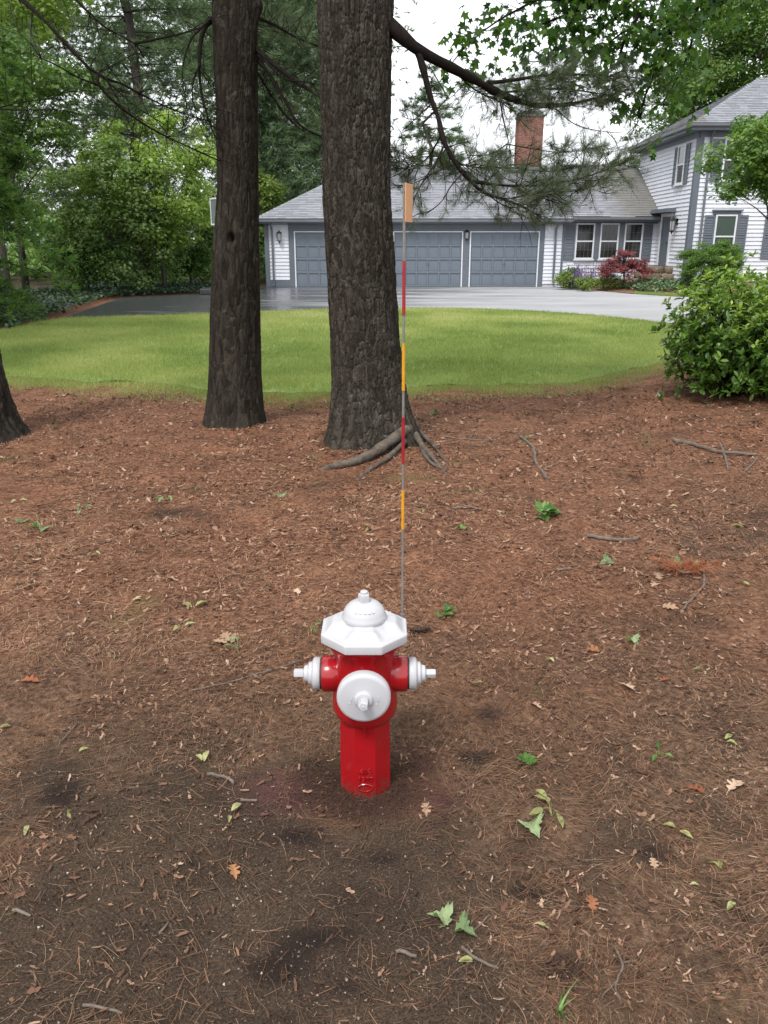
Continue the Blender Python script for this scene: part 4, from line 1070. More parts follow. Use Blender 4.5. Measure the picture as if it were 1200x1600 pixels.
link('planting_bed', mesh_np('planting_bed', np.stack([bx, by, bz], -1).reshape(-1, 3), [np.stack([ii[:-1, :-1], ii[:-1, 1:], ii[1:, 1:], ii[1:, :-1]], -1).reshape(-1, 4)], M_MULCH, None, True), kind='structure')
strip = smooth_line([(8.6, 28.5), (9.2, 27.6), (10.4, 26.9), (13, 25.9), (16, 25.2)]); 
side = smooth_line([(16, 24.0), (14, 24.4), (10.9, 26.1), (9.4, 27.4), (8.7, 28.3)])
link('lawn_strip', poly_sheet('lawn_strip', strip + side, .10, M_TURF, .12), kind='structure')

M_HPOLE = simple('black_steel', (.02,.02,.022), (.03,.03,.032), 10, .45)
M_ACRYL = simple('clear_backboard', (.16,.19,.19), (.13,.16,.16), 2, .12)
M_RIM = simple('orange_rim', (.5,.09,.02), (.42,.07,.02), 10, .5)
hb = gnd(322, 460); hoop = thing('basketball_hoop', 'portable basketball hoop with white framed backboard behind the slender pine', 'basketball hoop', (hb[0] + .35, hb[1], 0))
bx_, by_ = hb[0] + .35, hb[1]
mb = MB(); mb.box(bx_ - .5, bx_ + .35, by_ - .35, by_ + .35, .01, .22); hp('base', mb, M_HPOLE, hoop, .06)
dirv = Vector((.75, .65, 0)).normalized()
mb = MB(); mb.tube([(bx_ + .2, by_, .2), (bx_ + .25, by_, 2.4)], .045, 10); mb.tube([(bx_ + .25, by_, 2.4), Vector((bx_ + .2, by_, 2.75)) + dirv*.25], .03, 8); hp('pole', mb, M_HPOLE, hoop)
bc = Vector((bx_ + .02, by_ + .0, 2.66)) + dirv*.32; sd_ = Vector((-dirv.y, dirv.x, 0))
bc = Vector((at(330, 332, by_)[0], by_, 2.65)) - sd_*(.55)*(1 if sd_.x < 0 else -1)
mb = MB(); mb.obox(bc, sd_*.53, dirv*.008, (0, 0, .38)); hp('backboard', mb, M_ACRYL, hoop)
mb = MB()
for z_ in (-.40, .40): mb.obox(bc + Vector((0, 0, z_)), sd_*.57, dirv*.022, (0, 0, .025))
for k in (-.55, .55): mb.obox(bc + sd_*k, sd_*.02, dirv*.021, (0, 0, .375))
hp('board_frame', mb, M_TRIMW, hoop)
mb = MB(); rc = bc + dirv*.33 + Vector((0, 0, -.28)); mb.tube([rc + Vector((.225*math.cos(a_), .225*math.sin(a_), 0)) for a_ in np.linspace(0, 6.283, 25)], .01, 6, False); mb.tube([bc + Vector((0, 0, -.28)), rc - dirv*.225], .015, 6); hp('rim', mb, M_RIM, hoop)

# ================================================================== foliage builders
def leafy(name, centers, radii, per, size, mat, parent, rg, tpl=LEAF4, up=.6, flat=.6, var=.35, stuff=True):
    """leaves in clumps: centers (N,3), radii (N,), per leaves in each"""
    N = len(centers); c_ = np.repeat(centers, per, 0); r_ = np.repeat(radii, per)
    d = rg.normal(size=(N*per, 3)); d /= np.linalg.norm(d, axis=1, keepdims=True)
    rad = rg.random(N*per)**.45
    off = d*rad[:, None]*r_[:, None]; off[:, 2] *= flat
    p = c_ + off
    nrm = d*.8 + rg.normal(size=d.shape)*.5; nrm[:, 2] = np.abs(nrm[:, 2])*.6 + up
    rn = np.clip(np.repeat(rg.random(N), per)*.55 + rg.random(N*per)*.45, 0, 1)
    sz = size*(1 - var + 2*var*rg.random(N*per))
    return part(name, scatter(name, *tpl, p, frames(N*per, nrm, rg), sz, mat, rn), parent, kind='stuff' if stuff else None)
def decid(name, label, loc, h, tr, cz, rx, ry, rz, nclump, per, crad, lsize, mat, seed, cat='tree', group=None, barkm=None, lean=(0, 0), tpl=LEAF4, low=0.0, shell=.55, trunk=True):
    rg = np.random.default_rng(seed)
    t = thing(name, label, cat, loc, 0, group)
    d = rg.normal(size=(nclump, 3)); d /= np.linalg.norm(d, axis=1, keepdims=True)
    rad = shell + (1-shell)*rg.random(nclump)
    rad *= .78 + .4*fbm(d[:, 0]*2 + 7, d[:, 2]*2 + d[:, 1], seed, 2)
    C = np.array([loc[0] + lean[0], loc[1] + lean[1], loc[2] + cz]) + d*rad[:, None]*np.array([rx, ry, rz])
    C = C[C[:, 2] > loc[2] + low]
    if trunk:
        mb = MB(); top = np.array([loc[0] + lean[0]*.7, loc[1] + lean[1]*.7, loc[2] + cz + rz*.3])
        b0 = np.array(loc, float)
        q = [b0 + (top-b0)*k/6 + rg.normal(size=3)*.04*k/6*h*.15 for k in range(7)]
        mb.tube(q, list(tr*(1 - .8*np.arange(7)/6)), 8)
        part('trunk', mb.mesh('trunk', barkm or M_FARBARK, True), t)
        mb = MB()
        for c_ in C[::max(1, len(C)//36)]:
            k = rg.integers(2, 6); s_ = q[k]; mid = (s_ + c_)/2 + np.array([0, 0, .15*rz*.3])
            mb.tube([s_, mid, c_], [tr*.28, tr*.16, tr*.05], 4, caps=False)
        part('branches', mb.mesh('branches', barkm or M_FARBARK, True), t)
    leafy('crown', C, crad*(.7 + .6*rg.random(len(C))), per, lsize, mat, t, rg, tpl)
    return t
def far_pine(name, label, loc, h, tr, z0, reach, seed, mat, nl=.30, nw=.022, k=18, gap=.62, per=5, dens=4.6, group=None, droop=-.15, spread=.7):
    rg = np.random.default_rng(seed); t = thing(name, label, 'tree', loc, 0, group)
    L0 = np.array(loc, float); mb = MB()
    mb.tube([L0 + np.array([rg.normal()*.05*i, rg.normal()*.05*i, h*i/8]) for i in range(9)], list(tr*(1 - .85*np.arange(9)/8)), 10); part('trunk', mb.mesh('trunk', M_FARBARK, True), t)
    mb = MB(); tp = []; td = []; z = z0
    while z < h:
        f = 1 - (z - z0)/(h - z0)
        for _ in range(per):
            a = rg.random()*6.283; L = reach*(.25 + .75*f**.8)*(.6 + .6*rg.random()); e = np.array([math.cos(a), math.sin(a), 0]); zz = z + rg.uniform(-.3, .3)
            q = [L0 + np.array([0, 0, zz]) + e*L*u + np.array([0, 0, L*(.14*u + droop*u*u)]) for u in (0, .35, .7, 1)]
            mb.tube(q, [.035, .026, .016, .006], 4, caps=False)
            for _ in range(int(L*dens*3)):
                u = .25 + .78*rg.random(); i = min(int(u*3), 2); b_ = q[i] + (q[i+1] - q[i])*(u*3 - i)
                s_ = np.array([-e[1], e[0], 0])*rg.normal()*.30*L*.5*(1.1-u*.6) + np.array([0, 0, rg.normal()*.10])
                tp.append(b_ + s_); v = e*.8 + s_*1.2 + np.array([0, 0, .15]); td.append(v/np.linalg.norm(v))
        z += gap
    part('branches', mb.mesh('branches', M_FARBARK, True), t)
    p, Fr, sc_, rn = tufts(np.array(tp), np.array(td), k, nl, nw, spread, rg)
    part('crown', scatter('crown', *NEEDLE3, p, Fr, sc_, mat, rn), t, kind='stuff')
    return t

# ------------------------------------------------------------------ trees behind, left to right
def gp(px, Y): return (at(px, 460, Y)[0], Y, -.03)
wood = 'trees of the wood behind the driveway'
fp = far_pine('pine_tree', 'tall grey-trunked pine in the wood directly above the driveway corner', gp(232, 33), 19, .27, 5.6, 3.8, 101, M_FARNEEDLE)
fp['group'] = wood
for k, (px, Y, sc_, rz, lab) in enumerate(((305, 39, 1.0, 1.0, 'thin pine silhouetted in the bright gap beside the slender trunk'), (60, 33, 1.05, 2.2, 'tall pine in the wood near the left edge behind the hemlock'),
        (455, 39, 1.1, 3.4, 'pine with feathery boughs showing between the two dark trunks'), (150, 36, .95, 4.3, 'pine in the wood left of the tall grey trunk'),
        (380, 47, 1.15, 5.1, 'tall pine behind the slender trunk, beyond the garage corner'), (540, 49, .95, .4, 'pine behind the garage roof, hidden in part by the thickest trunk'), (488, 46, 1.05, 2.6, 'pine crown seen just left of the thickest trunk above the garage roof'), (425, 52, 1.2, .9, 'far pine deep behind the garage corner'), (-40, 28, .9, 1.6, 'pine at the far left edge above the hemlock'), (250, 48, 1.2, 2.9, 'tall pine deep in the wood above the maple saplings'))):
    copy_tree(fp, gp(px, Y), rz, sc_, lab, wood)
bp = far_pine('pine_tree', 'shorter soft green pine standing right behind the garage ridge', gp(668, 46), 10.2, .2, 2.0, 3.0, 131, M_FARNEEDLE, k=18, dens=5)
bp2 = copy_tree(bp, gp(900, 60), 2.0, .72, 'far low pine top just above the roof right of the chimney')
hem = far_pine('hemlock_tree', 'dark green hemlock with drooping sprays left of the driveway', (-9.9, 18.6, -.02), 11, .22, .5, 2.9, 141, M_HEMLOCK, .20, .026, 16, .36, 7, 6.5, droop=-.42, spread=.6)
copy_tree(hem, (-11.9, 23.5, -.02), 1.9, 1.0, 'second hemlock half hidden behind the nearest one at the left')
decid('maple_sapling', 'lime green maple sapling arching over the driveway corner', gp(258, 29.6), 7, .07, 3.6, 2.7, 1.8, 2.2, 120, 110, .5, .12, M_PALE, 151, tpl=MAPLE_SIMPLE)
decid('maple_sapling', 'olive green undergrowth sapling left of the lime maple', gp(182, 28.8), 6, .06, 2.6, 2.4, 1.6, 2.4, 110, 100, .5, .11, M_OLIVE, 152, tpl=MAPLE_SIMPLE, low=.3)
decid('maple_tree', 'pale green maple crown high at the upper left behind the bare bough', gp(42, 29), 13, .14, 9.6, 3.6, 2.4, 2.6, 120, 110, .7, .14, M_PALE, 153, tpl=MAPLE_SIMPLE)
decid('maple_tree', 'mid green maple filling the wood above the hemlock', gp(15, 25), 9, .12, 5.6, 3.0, 2.0, 2.2, 110, 110, .6, .12, M_MIDLEAF, 154, tpl=MAPLE_SIMPLE)
decid('rhododendron_bush', 'dark green rhododendron left of the slender trunk at the driveway edge', gp(300, 32.5), 3.4, .06, 1.8, 1.5, 1.1, 1.7, 110, 100, .38, .12, M_HEMLOCK, 155, 'bush', low=.1)
decid('wood_shrub', 'brownish green shrub under the sapling behind the ground cover', gp(225, 30.2), 2.6, .04, 1.2, 1.7, .9, 1.2, 80, 80, .4, .10, M_OLIVE, 156, 'bush', low=.05)
decid('wood_shrub', 'tangled dark shrub beside the hemlock behind the ground cover', gp(140, 28.5), 2.6, .04, 1.3, 1.6, .9, 1.3, 80, 80, .4, .11, M_HEMLOCK, 157, 'bush', low=.05)
decid('young_maple', 'bright green young maple beside the garage corner, between the two trunks', gp(420, 42), 6, .06, 3.1, 1.5, 1.2, 2.2, 70, 80, .45, .14, M_LIME, 158, tpl=MAPLE_SIMPLE)
# a loose deep wood closes the view behind those trees
rg = np.random.default_rng(160); nW = 330
wx_ = rg.uniform(-42, -2.8, nW); wy_ = rg.uniform(44, 60, nW); wz_ = rg.uniform(.3, 18, nW)
keep = ~((np.abs((wx_/wy_) + .215) < .035) & (wz_ > 3.5) & (wz_ < 10)) & ~((np.abs((wx_/wy_) + .36) < .04) & (wz_ > 6) & (wz_ < 12))
pw = np.stack([wx_, wy_, wz_], 1)[keep]
pw = np.concatenate([pw, np.stack([rg.uniform(-10.5, -1.2, 110), rg.uniform(44, 56, 110), rg.uniform(.5, 18, 110)], 1)])
pw = pw[~((np.abs(pw[:, 0]/pw[:, 1] + .215) < .03) & (pw[:, 2] > 4) & (pw[:, 2] < 9))]
dw = thing('far_wood', 'soft green mass of far trees closing the view behind the left wood', 'wood', (-20, 50, 0)); dw['kind'] = 'stuff'
pl = np.stack([rg.uniform(-32, -5.5, 90), rg.uniform(35, 43, 90), rg.uniform(.2, 2.6, 90)], 1)
kk = 130; cw_ = np.repeat(pw, kk, 0) + rg.normal(size=(len(pw)*kk, 3))*np.array([1.25, 1.0, .75]); dd = rg.normal(size=cw_.shape)*np.array([1, 1, .35]); dd /= np.linalg.norm(dd, axis=1, keepdims=True)
p, Fr, sc_, rn = tufts(cw_, dd, 12, .42, .044, .6, rg); part('foliage', scatter('foliage', *NEEDLE3, p, Fr, sc_, M_FARNEEDLE, rn), dw, kind='stuff')
leafy('undergrowth', pl, 1.0 + .5*rg.random(90), 260, .2, M_HEMLOCK, dw, rg, up=.3)
# right-hand side
decid('shade_tree', 'tall bright green tree behind the two-storey wing', (20.5, 44, 0), 19, .35, 11.5, 6.5, 5, 7, 240, 200, 1.15, .19, M_MIDLEAF, 161, low=5)
decid('shade_tree', 'dark crowned tree behind the wing roof, left of the bright one', (18.6, 47, 0), 16, .3, 9.5, 4.0, 3.6, 5.2, 150, 180, 1.0, .19, M_MIDLEAF, 162, low=4)
decid('maple_tree', 'round topped young maple with bright leaves hanging before the wing front', (9.95, 21.5, 0), 7, .10, 3.62, 1.85, 1.6, 1.4, 120, 190, .42, .095, M_FRESH, 163, tpl=MAPLE_SIMPLE, low=1.9, shell=.3)
def mound(name, label, px, py_base, Y, rx, rz, mat, seed, n=60, per=60, crad=.28, ls=.075, z=None, cat='bush', stem=False):
    x = at(px, 430, Y)[0]; zb = bed_z(x, Y) if z is None else z
    return decid(name, label, (x, Y, zb - .02), rz*2, .05, rz*.95, rx, rx*.8, rz, n, per, crad, ls, mat, seed, cat, trunk=stem, low=.0)
mound('clipped_shrub', 'large rounded dark green shrub under the wing window', 1110, 425, 28.4, 1.10, .78, M_FRESH, 171, 240, 240, .20, .042)
mound('leafy_plant', 'green leafy bush against the breezeway shutter', 893, 425, 32.2, .38, .42, M_MIDLEAF, 172, 26, 40, .2, .10)
mound('lime_plant', 'lime green mounded plant at the end of the garage wall', 884, 440, 31.3, .42, .26, M_LIME, 173, 30, 50, .18, .07)
mound('lime_plant', 'low lime tuft at the driveway edge left of the red maple', 918, 443, 30.2, .38, .24, M_LIME, 174, 26, 45, .18, .07)
mound('lime_plant', 'lime green mound below the red maple trunk', 955, 440, 30.6, .62, .26, M_LIME, 175, 34, 45, .2, .07)
M_PURPLE = leafmat('purple_flowers', [(0, (.12,.06,.22)), (.5, (.22,.11,.36)), (1, (.32,.2,.45))], .25, .7, .2, (1, 1, 1))
M_GREYLEAF = leafmat('grey_leaves', [(0, (.06,.075,.06)), (.6, (.11,.125,.11)), (1, (.17,.17,.18))], .25, .7, .2)
def flowers(label, px, Y, wd, seed):
    x = at(px, 430, Y)[0]; zb = bed_z(x, Y); rg = np.random.default_rng(seed); t = thing('salvia_plant', label, 'flowers', (x, Y, zb), 0, 'purple flowers in the bed')
    leafy('leaves', np.stack([x + rg.normal(size=24)*wd*.5, Y + rg.normal(size=24)*.2, zb + .1 + .22*rg.random(24)], 1), np.full(24, .16), 26, .06, M_GREYLEAF, t, rg)
    P_ = []; mb = MB()
    for _ in range(46):
        bx2, by2 = x + rg.normal()*wd*.5, Y + rg.normal()*.22; hh = .5 + .4*rg.random(); tx_, ty_ = rg.normal()*.06, rg.normal()*.06
        mb.tube([(bx2, by2, zb), (bx2 + tx_, by2 + ty_, zb + hh)], .004, 3, False)
        for q in range(12): P_.append((bx2 + tx_ + rg.normal()*.018, by2 + ty_ + rg.normal()*.018, zb + hh - .32*rg.random()))
    part('stems', mb.mesh('stems', M_GREYLEAF), t); P_ = np.array(P_)
    part('blooms', scatter('blooms', *LEAF4, P_, frames(len(P_), rg.normal(size=P_.shape), rg), np.full(len(P_), .045), M_PURPLE), t, kind='stuff')
flowers('purple flower clump in the middle below the left breezeway window', 921, 31.6, .42, 181); flowers('purple flowers right behind the red maple crown', 951, 31.9, .45, 182); flowers('greyish lavender clump beside the lime mound at the garage end', 902, 31.2, .32, 183)
# red Japanese maple
M_REDLEAF = leafmat('red_maple_leaves', [(0, (.09,.026,.030)), (.5, (.19,.05,.056)), (1, (.34,.11,.10))], .3, .55, .3, (1.2, .7, .6))
rg = np.random.default_rng(190); jx, jy = at(975, 430, 30.3)[0], 30.3; jz = bed_z(jx, jy)
t = thing('japanese_maple', 'small dark red Japanese maple in front of the breezeway windows', 'tree', (jx, jy, jz - .02))
mb = MB(); mb.tube([(jx, jy, jz - .05), (jx + .02, jy, jz + .3), (jx - .03, jy, jz + .6)], [.04, .034, .03], 7); part('trunk', mb.mesh('trunk', M_FARBARK, True), t)
C = []; mb = MB()
for k in range(95):
    a_ = rg.random()*6.283; r0 = .95*rg.random()**.6; top = .62 + .58*(1 - (r0/.98)**2)*(.8 + .35*rg.random())
    c_ = np.array([jx + r0*math.cos(a_), jy + r0*.8*math.sin(a_), jz + top - .32*rg.random()*(r0 > .35)]); C.append(c_)
    mb.tube([(jx - .03, jy, jz + .55), ((jx + c_[0])/2, (jy + c_[1])/2, jz + .5*top + .42), tuple(c_)], [.018, .011, .004], 4, False)
part('branches', mb.mesh('branches', M_FARBARK, True), t); leafy('crown', np.array(C), np.full(len(C), .19), 110, .055, M_REDLEAF, t, rg, flat=.45)
# hosta band and far ground cover
M_COVER = leafmat('ground_cover_leaves', [(0, (.020,.045,.026)), (.5, (.042,.080,.046)), (1, (.085,.125,.075))], .2, .45, .4)
M_HOSTA = leafmat('hosta_leaves', [(0, (.07,.12,.06)), (.5, (.13,.20,.11)), (1, (.22,.28,.16))], .25, .45, .4)
def cover(name, label, poly, n, ls, hgt, mat, seed, zf=None, cat='ground cover'):
    rg = np.random.default_rng(seed); P_ = np.array(poly); x = rg.uniform(P_[:, 0].min(), P_[:, 0].max(), n); y = rg.uniform(P_[:, 1].min(), P_[:, 1].max(), n)
    k = inside(poly, x, y); x, y = x[k], y[k]
    z = np.array([zf(a_, b_) for a_, b_ in zip(x, y)]) if zf else np.full(len(x), -.03)
    z = z + hgt*(.35 + .65*fbm(x*1.8, y*1.8, seed, 2))*(.35 + .65*rg.random(len(x)))
    nr = rg.normal(size=(len(x), 3))*.55; nr[:, 2] = 1
    me = scatter(name, *LEAF4, np.stack([x, y, z], 1), frames(len(x), nr, rg), ls*(.7 + .6*rg.random(len(x))), mat)
    o = link(name, me, label=label, category=cat, kind='stuff'); return o
cover('pachysandra', 'low dark green ground cover along the left side of the driveway and lawn', [(-7.6, 16.5), (-7.7, 18.7), (-8.35, 22.5), (-8.85, 26.5), (-8.5, 27.3), (-12, 30), (-17, 27), (-17, 15.5), (-12, 14.6), (-9.3, 15.0)], 30000, .11, .26, M_COVER, 201)
cover('pachysandra', 'band of ground cover between the driveway back edge and the wood', [(-9.0, 27.2), (-6.4, 29.7), (-6.1, 31.6), (-5.4, 33), (-5.6, 36), (-13, 34), (-12, 29)], 16000, .12, .28, M_COVER, 202)
cover('hosta_border', 'pale green low leafy border before the stone steps', [(8.45, 30.4), (9.0, 28.9), (10.0, 28.0), (11.4, 27.5), (11.6, 28.4), (10.4, 29.2), (9.7, 30.6)], 3800, .13, .22, M_HOSTA, 203, bed_z)

# ------------------------------------------------------------------ rhododendron at the right and overhanging maple
RB = (4.12, 8.7, ground_z1(4.1, 8.5))
rg = np.random.default_rng(210)
t = thing('rhododendron_bush', 'big glossy leafed bush at the right edge of the needle bed', 'bush', RB)
mb = MB(); C = []; D_ = []
for k in range(520):
    th = rg.random()*6.283; ph = math.acos(1 - 1.0*rg.random()); rr_ = (.35 + .68*rg.random()**.6)
    rx_, ry_, rz_ = 1.0, .95, 1.10
    bulge = .8 + .42*fbm(np.array([math.cos(th)*1.7 + 5]), np.array([math.sin(th)*1.7 + ph*1.5]), 4, 2)[0]
    c_ = np.array([RB[0] + rx_*math.sin(ph)**.7*math.cos(th)*rr_*bulge, RB[1] + ry_*math.sin(ph)**.7*math.sin(th)*rr_*bulge, RB[2] + .1 + rz_*(math.cos(ph)*.95 + .04)*rr_*bulge])
    b0 = np.array([RB[0] + rg.normal()*.15, RB[1] + rg.normal()*.15, RB[2] - .03]); mid = b0*.45 + c_*.55 + np.array([0, 0, -.12])
    if k % 4 == 0: mb.tube([b0, mid, c_], [.016, .01, .004], 5, False)
    v = c_ - (np.array(RB) + np.array([0, 0, .3])); v /= np.linalg.norm(v); v = v + np.array([0, 0, .5]); v /= np.linalg.norm(v)
    C.append(c_); D_.append(v)
part('branches', mb.mesh('branches', M_LIMB, True), t)
C = np.array(C); D_ = np.array(D_)
lp_, ld, ln_, lr = [], [], [], []
for c_, v in zip(C, D_):
    for w_ in range(7):        # whorls of leaves along each shoot
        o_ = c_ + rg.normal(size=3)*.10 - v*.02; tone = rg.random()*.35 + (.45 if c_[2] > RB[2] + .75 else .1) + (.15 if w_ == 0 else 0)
        for q in range(7):
            dd = rg.normal(size=3); dd -= v*dd.dot(v); dd /= np.linalg.norm(dd); dd = dd + v*(.15 + .7*rg.random()); dd /= np.linalg.norm(dd)
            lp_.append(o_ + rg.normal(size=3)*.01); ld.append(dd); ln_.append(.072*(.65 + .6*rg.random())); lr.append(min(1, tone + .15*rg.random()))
ld = np.array(ld); n_up = np.cross(ld, np.cross(np.tile([0, 0, 1.], (len(ld), 1)) + rg.normal(size=ld.shape)*.3, ld)); n_up /= np.linalg.norm(n_up, axis=1, keepdims=True)
Fr = np.stack([ld, np.cross(n_up, ld), n_up], 2)
OVAL = ([(0, 0, 0), (.22, .15, .03), (.55, .22, .05), (.85, .13, .0), (1, 0, -.06), (.85, -.13, .0), (.55, -.22, .05), (.22, -.15, .03), (.5, 0, -.01)], [(0, 1, 8, 7), (1, 2, 8, 8)[:3], (2, 3, 4, 8), (8, 4, 5, 6), (7, 8, 6)])
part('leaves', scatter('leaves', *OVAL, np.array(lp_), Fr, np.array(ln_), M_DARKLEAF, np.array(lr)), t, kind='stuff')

MT = (6.6, 9.6, ground_z1(6.6, 9.6)); rg = np.random.default_rng(220)
t = thing('maple_tree', 'overhanging maple boughs with dark lobed leaves at the upper right', 'tree', MT)
mb = MB(); mb.tube([MT, (6.55, 9.6, 2), (6.4, 9.55, 4.2), (6.2, 9.5, 7), (6.3, 9.4, 10)], [.24, .19, .17, .12, .05], 10); part('trunk', mb.mesh('trunk', M_BARK2, True), t)
mb = MB(); lp_, ld, lr = [], [], []
def bough(seq, r0, dens, spread=.28, hang=.5):
    P_, tt, L = resample(seq, .1); mb.tube(P_, list(r0*(1 - .8*tt)), 5)
    for i in range(int(L*dens)):
        k = rg.integers(0, len(P_)); c_ = P_[k] + rg.normal(size=3)*np.array([spread, spread, spread*.75])
        mb.tube([P_[k], (P_[k] + c_)/2 + np.array([0, 0, .03]), c_], [.004, .003, .0015], 3, False)
        for q in range(8):
            d_ = rg.normal(size=3); d_[2] = -abs(d_[2])*hang - .3; d_ /= np.linalg.norm(d_)
            lp_.append(c_ + rg.normal(size=3)*.065); ld.append(d_); lr.append(rg.random())
bough([(6.25, 9.5, 5.0)] + PX([(1120, -60, 9.2), (1030, -30, 9.0), (950, 0, 8.8), (880, 25, 8.7), (830, 45, 8.6)]), .05, 34, .27)
bough([(6.3, 9.5, 4.6)] + PX([(1090, 10, 9.0), (1050, 60, 8.8), (1025, 110, 8.7), (1008, 150, 8.6), (1000, 185, 8.6)]), .04, 36, .22)
bough(PX([(950, 0, 8.8), (870, -10, 8.7), (800, 20, 8.6), (760, 45, 8.5), (730, 70, 8.5), (715, 85, 8.5)]), .02, 16, .17)
bough(PX([(1030, -30, 9.0), (960, 30, 9.2), (900, 70, 9.2), (850, 95, 9.1), (815, 95, 9.0)]), .02, 30, .2)
bough(PX([(1050, 60, 8.8), (1000, 40, 8.9), (960, 60, 8.9), (930, 90, 8.9)]), .02, 30, .22)
bough(PX([(1090, 10, 9.0), (1080, 70, 9.1), (1060, 120, 9.1), (1035, 160, 9.1)]), .02, 32, .22)
bough(PX([(950, 0, 8.8), (900, 0, 8.6), (850, 0, 8.5), (810, 5, 8.5)]), .02, 34, .2)
bough(PX([(1000, 20, 8.8), (970, 80, 8.7), (985, 130, 8.6), (1000, 160, 8.6), (995, 195, 8.6)]), .02, 22, .17)
bough(PX([(760, 45, 8.5), (720, 55, 8.4), (705, 30, 8.4)]), .008, 10, .08); bough(PX([(730, 70, 8.5), (705, 100, 8.4), (692, 128, 8.4)]), .008, 10, .06)
for _ in range(16):
    a_ = rg.random()*6.283; bough([(6.2, 9.5, 6 + 3*rg.random()), (6.2 + 1.5*math.cos(a_), 9.5 + 1.5*math.sin(a_), 7.5 + 2*rg.random()), (6.2 + 3*math.cos(a_), 9.5 + 3*math.sin(a_), 7 + 3*rg.random())], .04, 14, .4)
part('branches', mb.mesh('branches', M_LIMB, True), t)
lp_ = np.array(lp_); ld = np.array(ld); n_ = np.cross(ld, rg.normal(size=ld.shape)); n_ /= np.linalg.norm(n_, axis=1, keepdims=True); n_[n_[:, 2] < 0] *= -1
Fr = np.stack([ld, np.cross(n_, ld), n_], 2)
part('crown', scatter('crown', *MAPLE_SIMPLE, lp_, Fr, .088*(.55 + .7*rg.random(len(lp_))), M_MAPLE, np.array(lr)), t, kind='stuff')

# ================================================================== grass, needle litter
M_GRASS = leafmat('grass_blades', [(0, (0.1117,0.1691,0.04463)), (.5, (0.2501,0.3075,0.09161)), (.85, (0.4257,0.4408,0.1762)), (1, (0.5533,0.4921,0.2936))], .42, .6, .25, (1, 1.1, .6))
rg = np.random.default_rng(300)
n = 900000; y = 8.3 + 14*rg.random(n)**1.7; x = rg.uniform(-1, 1, n)*(y*.62 + .8)
near_d = np.full(n, 9.)
Pn = np.array(lawn_near); near_y = np.interp(x, Pn[:, 0], Pn[:, 1])
edge = y - near_y + (fbm(x*2.4, y*2.4, 5, 3) - .5)*1.1
k = inside(lawn_out, x, y) & (edge > rg.random(n)**1.5*1.5) ; k |= (~inside(lawn_out, x, y)) & (np.abs(y - near_y) < .35) & (y < near_y) & (rg.random(n) < .10)
k &= rg.random(n) < .42 + .5*fbm(x*1.3, y*1.3, 8, 3)
x, y = x[k], y[k]; n = len(x)
z = np.maximum(np.where(y > near_y[k] + .75, -.003, -.05), ground_z(x, y))
nr = rg.normal(size=(n, 3))*.42; nr[:, 2] = 1
BLADE = ([(-.06, 0, 0), (.06, 0, 0), (.0, .12, 1)], [(0, 1, 2)])
hgt = (.028 + .035*rg.random(n))*(1 + .02*(y - 9)); wd = hgt*(.9 + .06*(y - 9))
tone = np.clip(-.22 + .95*fbm(x*.7, y*.7, 12, 4) + .38*rg.random(n) + .18*sstep(10, 15, y), 0, 1)
o = link('grass', scatter('grass', *BLADE, np.stack([x, y, z], 1), frames(n, nr, rg), np.stack([wd, hgt, hgt], 1), M_GRASS, tone), kind='stuff', label='short mown lawn grass', category='grass')
# stray grass in the driveway-side strip
rg = np.random.default_rng(301); n = 14000; x = rg.uniform(8.3, 16, n); y = rg.uniform(24, 29, n); k = inside(strip + side, x, y); x, y = x[k], y[k]; n = len(x)
nr = rg.normal(size=(n, 3))*.4; nr[:, 2] = 1
link('grass', scatter('grass', *BLADE, np.stack([x, y, np.full(n, .10)], 1), frames(n, nr, rg), np.full(n, .09), M_GRASS), kind='stuff', label='narrow strip of grass between the driveway and the flower bed', category='grass')

M_DUFF = leafmat('fallen_needles', [(0, (0.0625,0.0309,0.01875)), (.35, (0.1688,0.07596,0.0425)), (.7, (0.3125,0.1571,0.09125)), (.92, (0.4375,0.2704,0.1688)), (1, (0.55,0.412,0.275))], .1, .8, .15, (1, .9, .7))
rg = np.random.default_rng(310)
def litter_xy(n, y0, y1, pw=1.0):
    u = rg.random(n); y = y0*(y1/y0)**(u**pw); x = rg.uniform(-1, 1, n)*(y*.56 + .55)
    return x, y
n = 150000; x, y = litter_xy(n, 1.0, 9.6, .85)
near_y = np.interp(x, Pn[:, 0], Pn[:, 1])
dens = 1 - .90*bare_mask(x, y) - .5*moss_mask(x, y); dens *= np.clip(-.75 + 3.5*fbm(x*3.2, y*3.2, 41, 4), .08, 1.3)*(1 - .6*dark_soil_mask(x, y))
k = (rg.random(n) < dens) & (y < near_y - .02) & (np.hypot(x - HX, y - HY) > .085)
x, y = x[k], y[k]
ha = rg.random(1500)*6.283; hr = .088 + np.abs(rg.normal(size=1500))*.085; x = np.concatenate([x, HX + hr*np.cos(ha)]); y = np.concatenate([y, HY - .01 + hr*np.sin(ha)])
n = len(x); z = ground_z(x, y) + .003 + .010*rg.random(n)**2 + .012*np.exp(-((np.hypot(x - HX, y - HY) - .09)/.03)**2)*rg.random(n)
flow = fbm(x*2, y*2, 44, 2)*6.283*1.5
az = np.where(rg.random(n) < .35, flow, rg.random(n)*6.283); dv = np.stack([np.cos(az), np.sin(az), rg.normal(size=n)*.10], 1)
L = .02 + .06*rg.random(n)**1.3; wdt = .0009 + .0003*np.clip(y - 1.5, 0, 9)
RIB = ([(-.5, -.5, 0), (-.5, .5, 0), (-.15, .5, .02), (-.15, -.5, .02), (.2, .5, .02), (.2, -.5, .02), (.5, .4, -.01), (.5, -.4, -.01)], [(0, 3, 2, 1), (3, 5, 4, 2), (5, 7, 6, 4)])
